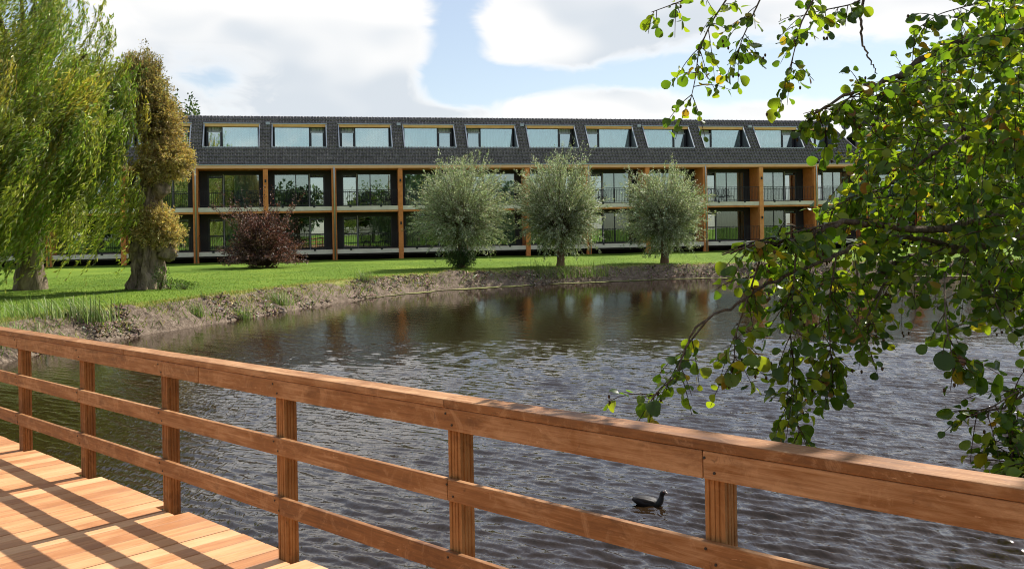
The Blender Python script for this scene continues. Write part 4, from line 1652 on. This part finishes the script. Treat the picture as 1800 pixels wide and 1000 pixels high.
# crown above and right of the picture, which dapples the hand rail
cnt = 0
while cnt < 400:
    q = np.array([rg.uniform(3.3, 10.5), rg.uniform(4.6, 9.5), rg.uniform(4.3, 9.2)])
    if ((q[0] - 6.9) / 3.7) ** 2 + ((q[1] - 7.0) / 2.6) ** 2 + ((q[2] - 6.7) / 2.6) ** 2 > 1:
        continue
    px, py = 900 + F * q[0] / q[1], HOR - F * (q[2] - EYE) / q[1]
    if px < 1840 and py > -40:
        continue
    d = np.array([rg.normal(-.2, .6), rg.normal(-.1, .6), rg.normal(-.3, .5)])
    SUB.append((q - A0, d / np.linalg.norm(d), rg.uniform(.3, .55), 1.75))
    cnt += 1

LEAF = []                             # position, axis, normal, size, tone
twp = []
cones = []
for (p, d, ln, size) in SUB:
    bend = np.array([0, 0, -.55]) * ln
    p2 = p + d * ln + bend * .5
    tw = bez(p, p + d * ln * .5 - bend * .1, p2, np.linspace(0, 1, 5))
    twp.append((tw, [.0028, .0026, .0022, .0018, .0014]))
    nl = max(3, int(ln / .029))
    sd = 1
    for j in range(nl):
        t_ = .12 + .88 * (j + rg.uniform(-.2, .3)) / nl
        t_ = min(max(t_, 0), 1)
        q = bez(p, p + d * ln * .5 - bend * .1, p2, np.array([t_]))[0]
        side = unit(np.cross(d, np.array([0, 0, 1.0]))[None])[0] * sd
        sd = -sd
        ax = side * rg.uniform(.3, 1.0) + d * rg.uniform(.2, .8) + np.array([0, 0, rg.uniform(-.9, .15)]) + rg.normal(0, .25, 3)
        ax /= np.linalg.norm(ax)
        nm = np.array([0, 0, 1.0]) + rg.normal(0, .65, 3)
        nm -= ax * nm.dot(ax)
        nm /= np.linalg.norm(nm)
        sz = float(np.clip(rg.lognormal(math.log(.047), .30), .022, .082)) * size
        LEAF.append((q + ax * .016, ax, nm, sz, rg.random()))
    if rg.random() < .16:
        cones.append(p2 + rg.normal(0, .012, 3))
# leaf template: round leaf folded on the midrib, drooping tip
prof = [(.0, .0), (.10, .17), (.30, .37), (.55, .46), (.78, .40), (.93, .22), (.985, .0)]
TV, TF = [], []
for u, wv in prof:
    TV.append((u, 0, -.26 * u * u))
for u, wv in prof[1:-1]:
    TV.append((u + .02, wv, .30 * wv - .26 * u * u + .035 * math.sin(u * 19)))
for u, wv in prof[1:-1]:
    TV.append((u + .02, -wv, .34 * wv - .26 * u * u + .035 * math.sin(u * 23 + 1)))
for sdx, o0 in ((1, 7), (-1, 12)):
    for j in range(6):
        a, b_ = j, j + 1
        sa = o0 + j - 1 if 1 <= j <= 5 else None
        sb = o0 + j if 0 <= j <= 4 else None
        if sa is None:
            f_ = [(a, b_, sb)]
        elif sb is None:
            f_ = [(a, b_, sa)]
        else:
            f_ = [(a, b_, sb), (a, sb, sa)]
        TF += [t_ if sdx == 1 else t_[::-1] for t_ in f_]
TV = np.array(TV)
TF = np.array(TF)
ORDER = sorted(range(len(LEAF)), key=lambda i: (LEAF[i][0] + A0)[1])


def seen(i):
    q = LEAF[i][0] + A0
    px, py = 900 + F * q[0] / q[1], HOR - F * (q[2] - EYE) / q[1] - ROLL * (900 + F * q[0] / q[1] - 900)
    rail_y = 570 + px * .148
    return 0 < px < 1800 and 0 < py < rail_y - 8


single = [i for i in ORDER if seen(i)]
# the largest-looking leaves, spread over the isolated strands too
iso = [i for i in single if 900 + F * (LEAF[i][0] + A0)[0] / (LEAF[i][0] + A0)[1] < 1475 and (LEAF[i][0] + A0)[2] > 3.2]
pick = set(iso[:90])
for i in single:
    if len(pick) >= 300:
        break
    pick.add(i)
tones = [(0.0, (.045, .09, .012)), (.35, (.09, .165, .018)), (.7, (.17, .245, .024)), (.93, (.26, .30, .028)), (.98, (.38, .27, .03)), (1.0, (.24, .09, .03))]
M_leaf1 = leaf_mat('alder_leaf_single', .56, .34, .5, (1.7, 1.75, .55), rand=tones)
M_leafN = leaf_mat('alder_leaf', .56, .34, .5, (1.7, 1.75, .55))
lm = [np_mesh('leaf', TV * np.array([1, sx, sz_]), None, TF, True) for sx, sz_ in ((1, 1), (.82, 1.7), (1.0, .4), (.9, -.9))]
for m_ in lm:
    m_.materials.append(M_leaf1)
tp = np.array([q[0] for q in tones])
tc_ = np.array([q[1] for q in tones])
VV, CC = [], []
for i, (q, ax, nm, sz, tone) in enumerate(LEAF):
    bn = np.cross(nm, ax)
    if i in pick:
        o = bpy.data.objects.new('leaf', lm[i % 4])
        COL.objects.link(o)
        o.parent = alder
        o.matrix_local = Matrix(((ax[0] * sz, bn[0] * sz, nm[0] * sz, q[0]), (ax[1] * sz, bn[1] * sz, nm[1] * sz, q[1]), (ax[2] * sz, bn[2] * sz, nm[2] * sz, q[2]), (0, 0, 0, 1)))
    else:
        zs = (1, 1.7, .4, -.9)[i % 4]
        VV.append(q + sz * (TV[:, :1] * ax + TV[:, 1:2] * bn + TV[:, 2:3] * zs * nm))
        CC.append(np.tile([np.interp(tone, tp, tc_[:, j]) for j in range(3)], (len(TV), 1)))
nl = len(VV)
fi = (np.arange(nl)[:, None, None] * len(TV) + TF[None]).reshape(-1, 3)
o = link('foliage', np_mesh('foliage', np.concatenate(VV), None, fi, True, np.concatenate(CC)), M_leafN, alder)
o['kind'] = 'stuff'
link('side_twigs', tubes_mesh('side_twigs', twp, 4), M_twig, alder)['kind'] = 'stuff'
m_ = MB()
for q in cones:
    for j in range(int(rg.integers(1, 4))):
        cq = Vector(q) + Vector(rg.normal(0, .016, 3))
        m_.tube([cq + Vector((0, 0, .009)), cq + Vector((0, 0, .004)), cq + Vector((0, 0, -.006)), cq + Vector((0, 0, -.011))], [.003, .0065, .006, .002], 6)
m_.build('cones', plain('alder_cone', (.07, .045, .02), .8, .2), alder, smooth=True)['kind'] = 'stuff'
print('alder leaves', len(LEAF))

# ------------------------------------------------------------------ bank litter, grass, weeds
def scatter(n, dlo, dhi, xr=(-13, 24), yr=(18, 50), seedv=1, front=True):
    rg = np.random.default_rng(seedv)
    A = []
    tot = 0
    while tot < n:
        x, y = rg.uniform(*xr, 40000), rg.uniform(*yr, 40000)
        d = pond_dist(x, y)
        k = (d > dlo) & (d < dhi) & (np.abs(x) < .56 * y + 1.5)
        # thin out with distance
        k &= rg.random(len(x)) < np.clip(30.0 / y, 0, 1) ** 2
        A.append(np.stack([x[k], y[k], d[k]], -1))
        tot += k.sum()
    A = np.concatenate(A)[:n]
    return A[:, 0], A[:, 1], ground_z(A[:, 0], A[:, 1], A[:, 2]), A[:, 2]


x, y, z, d = scatter(12000, .02, 1.05, seedv=4)
kp = fbm2(x, y, 91, 3, .8) > -.08
x, y, z, d = x[kp], y[kp], z[kp], d[kp]
rg = np.random.default_rng(14)
n = len(x)
big = rg.random(n) < .06
L = np.where(big, rg.uniform(.15, .5, n), rg.uniform(.03, .15, n))
W = np.where(big, rg.uniform(.02, .05, n), rg.uniform(.01, .045, n))
a = rg.uniform(0, 6.28, n)
ax = np.stack([np.cos(a), np.sin(a), rg.normal(0, .45, n)], -1)
ax = unit(ax)
sd = unit(np.cross(ax, np.tile([0, 0, 1.], (n, 1)) + rg.normal(0, .4, (n, 3))))
up = np.cross(sd, ax)
C0 = np.stack([x, y, z + .012], -1)
V = np.empty((n, 8, 3))
for i, (i0, i1, i2) in enumerate([(-1, -1, -1), (1, -1, -1), (1, 1, -1), (-1, 1, -1), (-1, -1, 1), (1, -1, 1), (1, 1, 1), (-1, 1, 1)]):
    tp_ = .75 if i0 > 0 else 1.0
    V[:, i] = C0 + ax * (L * .5 * i0)[:, None] + sd * (W * .5 * i1 * tp_)[:, None] + up * (W * .3 * i2 * tp_)[:, None]
fq = np.array([(0, 3, 2, 1), (4, 5, 6, 7), (0, 1, 5, 4), (1, 2, 6, 5), (2, 3, 7, 6), (3, 0, 4, 7)])
qs = (np.arange(n)[:, None, None] * 8 + fq[None]).reshape(-1, 4)
cc = vary((.22, .165, .12), n, .4, (.44, .37, .29), .18)
mc, nt = new_mat('bank_litter')
out(nt, principled(nt, nt.n('ShaderNodeAttribute', attribute_name='Col').outputs['Color'], .9, .1).outputs[0])
o = link('bank_litter', np_mesh('bank_litter', V.reshape(-1, 3), qs, None, False, np.repeat(cc, 8, axis=0)), mc)
tag(o, 'broken sticks, clods and dry litter on the earth bank', 'litter', kind='stuff')


def blades(n, dlo, dhi, hl, hw, base, alt, p, seedv, lean=.35, xr=(-22, 26), yr=(18, 62)):
    x, y, z, d = scatter(n, dlo, dhi, xr, yr, seedv)
    rg = np.random.default_rng(seedv + 100)
    m = len(x)
    a = rg.uniform(0, 6.28, m)
    D = np.stack([np.cos(a) * lean, np.sin(a) * lean, np.ones(m)], -1) + rg.normal(0, .15, (m, 3))
    L_ = rg.uniform(hl[0], hl[1], m)
    return np.stack([x, y, z - .01], -1), D, L_, rg.uniform(hw[0], hw[1], m), vary(base, m, .22, alt, p)


G1 = blades(60000, 1.0, 16, (.025, .06), (.010, .018), (.11, .19, .02), (.27, .28, .06), .14, 51)
G2 = blades(12000, .5, 1.7, (.05, .16), (.010, .018), (.16, .20, .04), (.42, .36, .16), .45, 52, .6)
GG = [np.concatenate([p_, q_]) for p_, q_ in zip(G1, G2)]
o = link('grass', leaf_cards('grass', *GG), M_grass)
tag(o, 'short grass blades of the lawn and its ragged edge', 'grass', kind='stuff')
G3 = blades(2600, .0, .8, (.10, .3), (.012, .03), (.12, .19, .035), (.25, .26, .05), .3, 53, .7)
o = link('bank_weeds', leaf_cards('bank_weeds', *G3), M_grass)
tag(o, 'scattered green weeds growing on the earth bank', 'weeds', kind='stuff')


def reed_tuft(px, py, dep, n, hgt, spread, label, base, alt, seedv, lean=(-.5, 0)):
    q = unp(px, py, dep)
    r_ = empty('reed_tuft', (q.x, q.y, max(gz(q.x, q.y), -.05) - .02))
    tag(r_, label, 'reeds', 'grass and reed tufts on the bank')
    rg = np.random.default_rng(seedv)
    VV, FF = [], []
    cols = vary(base, n, .22, alt, .35)
    CC = []
    for i in range(n):
        b0 = np.array([rg.normal(0, spread), rg.normal(0, spread * .6), 0])
        h_ = hgt * rg.uniform(.5, 1.1)
        a = rg.uniform(0, 6.28)
        bend = np.array([math.cos(a) * .5 + lean[0], math.sin(a) * .5 + lean[1], 0]) * h_ * rg.uniform(.4, 1.1)
        sdv = np.array([-math.sin(a + 1.2), math.cos(a + 1.2), 0]) * rg.uniform(.006, .014)
        k = len(VV)
        for j, t_ in enumerate((0, .35, .7, .92)):
            c_ = b0 + np.array([0, 0, h_ * (t_ - .35 * t_ * t_ * np.linalg.norm(bend) / h_)]) + bend * t_ ** 2
            VV += [c_ - sdv * (1 - t_ * .6), c_ + sdv * (1 - t_ * .6)]
            CC += [cols[i], cols[i]]
            if j:
                FF.append((k + 2 * j - 2, k + 2 * j - 1, k + 2 * j + 1, k + 2 * j))
    link('blades', np_mesh('blades', np.array(VV), np.array(FF), None, True, np.array(CC)), M_grass, r_)['kind'] = 'stuff'


GRN, PAL = (.13, .19, .055), (.36, .40, .22)
for j, (px, py, dep, n_, h_, s_, lab) in enumerate([
        (155, 588, 23.2, 260, .75, .32, 'bent pale green reed tuft on the bank just above the rail'),
        (60, 575, 22.4, 180, .6, .5, 'dry grass tuft at the bank top near the left edge of the picture'),
        (15, 618, 20.2, 300, .6, .45, 'leafy green tuft at the water under the left end of the top rail'),
        (425, 553, 28.6, 120, .45, .2, 'light green weed tuft at the waterline below the burred tree'),
        (345, 562, 27.0, 90, .5, .14, 'small yellow green weed at the waterline left of the light tuft'),
        (490, 532, 31.2, 160, .6, .25, 'grassy tuft hanging down the bank right of the light green weed'),
        (640, 512, 37.6, 90, .5, .2, 'small tuft on the dark bank left of the round willows'),
        (965, 486, 44.2, 260, .9, .9, 'dark green tangle of weeds on the bank below the middle round willow'),
        (1030, 484, 44.8, 200, .8, .6, 'green weeds on the bank right below the middle round willow')]):
    reed_tuft(px, py, dep, n_, h_, s_, lab, GRN, PAL if j not in (7, 8) else (.09, .13, .03), 200 + j)

# ------------------------------------------------------------------ duckweed along the far shore
S2 = np.concatenate([SHORE, SHORE[:1]])
seg = np.hypot(*np.diff(S2, axis=0).T)
cum = np.concatenate([[0], np.cumsum(seg)])
tt = np.arange(0, cum[-1], .22)
sx = np.interp(tt, cum, S2[:, 0])
sy = np.interp(tt, cum, S2[:, 1])
keep = (sy > 36) & (sx > -9.2) & (sx < 26)
sx, sy = sx[keep], sy[keep]
tx, ty = np.gradient(sx), np.gradient(sy)
ln = np.hypot(tx, ty)
nx_, ny_ = ty / ln, -tx / ln
# make the normal point into the pond
sgn = np.where(pond_dist(sx + nx_ * .3, sy + ny_ * .3) < 0, 1, -1)
nx_, ny_ = nx_ * sgn, ny_ * sgn
wide = np.clip(-.12 + 1.0 * np.clip((sy - 33) / 10, 0, 1) * (.55 + .9 * fbm2(sx, sy, 61, 3, .5)) + .35 * fbm2(sx, sy, 62, 3, 2.0), -.3, 2.0)
VV, CC, FF = [], [], []
rowsN = 5
for i in range(len(sx)):
    for j in range(rowsN):
        f_ = -.35 + (wide[i] + .35) * j / (rowsN - 1)
        VV.append((sx[i] + nx_[i] * f_, sy[i] + ny_[i] * f_, .016))
for i in range(len(sx) - 1):
    for j in range(rowsN - 1):
        a0 = i * rowsN + j
        FF.append((a0, a0 + 1, a0 + rowsN + 1, a0 + rowsN))
md, nt = new_mat('duckweed')
tcn = nt.n('ShaderNodeTexCoord').outputs['Object']
n1 = nt.noise(tcn, 3.0, 5, .7)
n2 = nt.noise(tcn, 30.0, 2, .6)
colr = nt.ramp(nt.math('ADD', nt.math('MULTIPLY', n1, .6), nt.math('MULTIPLY', n2, .4)), [(.35, (.10, .12, .03)), (.6, (.27, .27, .09))])
out(nt, principled(nt, colr, .8, .2).outputs[0])
o = link('duckweed', np_mesh('duckweed', np.array(VV), np.array(FF), None, True), md)
tag(o, 'yellow green strip of duckweed along the far shore', 'duckweed', kind='stuff')

# ------------------------------------------------------------------ coot
q = unp(1142, 886, 2.6 * F / (886 - 398))
coot = empty('coot', (q.x, q.y, -.012), R(-12))
tag(coot, 'black coot swimming on the pond, white bill to the right', 'bird')
bm = bmesh.new()
secs = [(-.168, .008, .004, .052, 0), (-.158, .024, .012, .053, 0), (-.135, .048, .032, .052, 0), (-.09, .070, .052, .040, 0), (-.03, .080, .060, .030, 0), (.03, .078, .056, .025, 0), (.07, .062, .046, .024, 15),
        (.096, .044, .038, .040, 45), (.108, .030, .028, .064, 75), (.111, .023, .022, .086, 90), (.113, .021, .021, .100, 88), (.118, .024, .026, .116, 70), (.128, .025, .026, .128, 50), (.140, .019, .019, .133, 30), (.149, .009, .009, .131, 15)]
SD = 16
rings = []
for i, (xx, wy, hz, zc, tdeg) in enumerate(secs):
    # cross-sections turn from upright (body) to lying flat (neck and head)
    tl = R(tdeg)
    ring = []
    for k in range(SD):
        a = 2 * math.pi * k / SD
        dy, dz = math.cos(a) * wy, math.sin(a) * hz
        ring.append(bm.verts.new((xx - dz * math.sin(tl), dy, zc + dz * math.cos(tl))))
    rings.append(ring)
for r0, r1 in zip(rings, rings[1:]):
    for k in range(SD):
        bm.faces.new((r0[k], r0[(k + 1) % SD], r1[(k + 1) % SD], r1[k]))
bm.faces.new(rings[0][::-1])
bm.faces.new(rings[-1])
bmesh.ops.recalc_face_normals(bm, faces=bm.faces)
me_ = bpy.data.meshes.new('body')
bm.to_mesh(me_)
bm.free()
me_.polygons.foreach_set('use_smooth', [True] * len(me_.polygons))
bod = link('body', me_, plain('coot_feathers', (.012, .011, .012), .6, .35, nscale=40, namp=.4), coot)
sb = bod.modifiers.new('subdivision', 'SUBSURF')
sb.levels = sb.render_levels = 1
M_bill = plain('coot_bill', (.75, .68, .62), .4)
MB().tube([(.143, 0, .130), (.158, 0, .126), (.172, 0, .119)], [.010, .008, .002], 8).build('bill', M_bill, coot, smooth=True)
MB().tube([(.149, 0, .132), (.149, 0, .141), (.142, 0, .150)], [.008, .007, .003], 8).build('frontal_shield', M_bill, coot, smooth=True)
for sy_ in (-1, 1):
    MB().tube([(.133, sy_ * .020, .138), (.134, sy_ * .0245, .139)], [.005, .002], 8).build('eye', plain('coot_eye', (.15, .01, .008), .2), coot, smooth=True)
    w_ = MB()
    w_.tube([(-.158, sy_ * .014, .064), (-.11, sy_ * .034, .067), (-.04, sy_ * .050, .056), (.03, sy_ * .052, .044), (.066, sy_ * .044, .036)], [.004, .016, .024, .022, .006], 10)
    w_.build('wing', plain('coot_wing', (.022, .016, .013), .6, .35, nscale=60, namp=.5), coot, smooth=True)
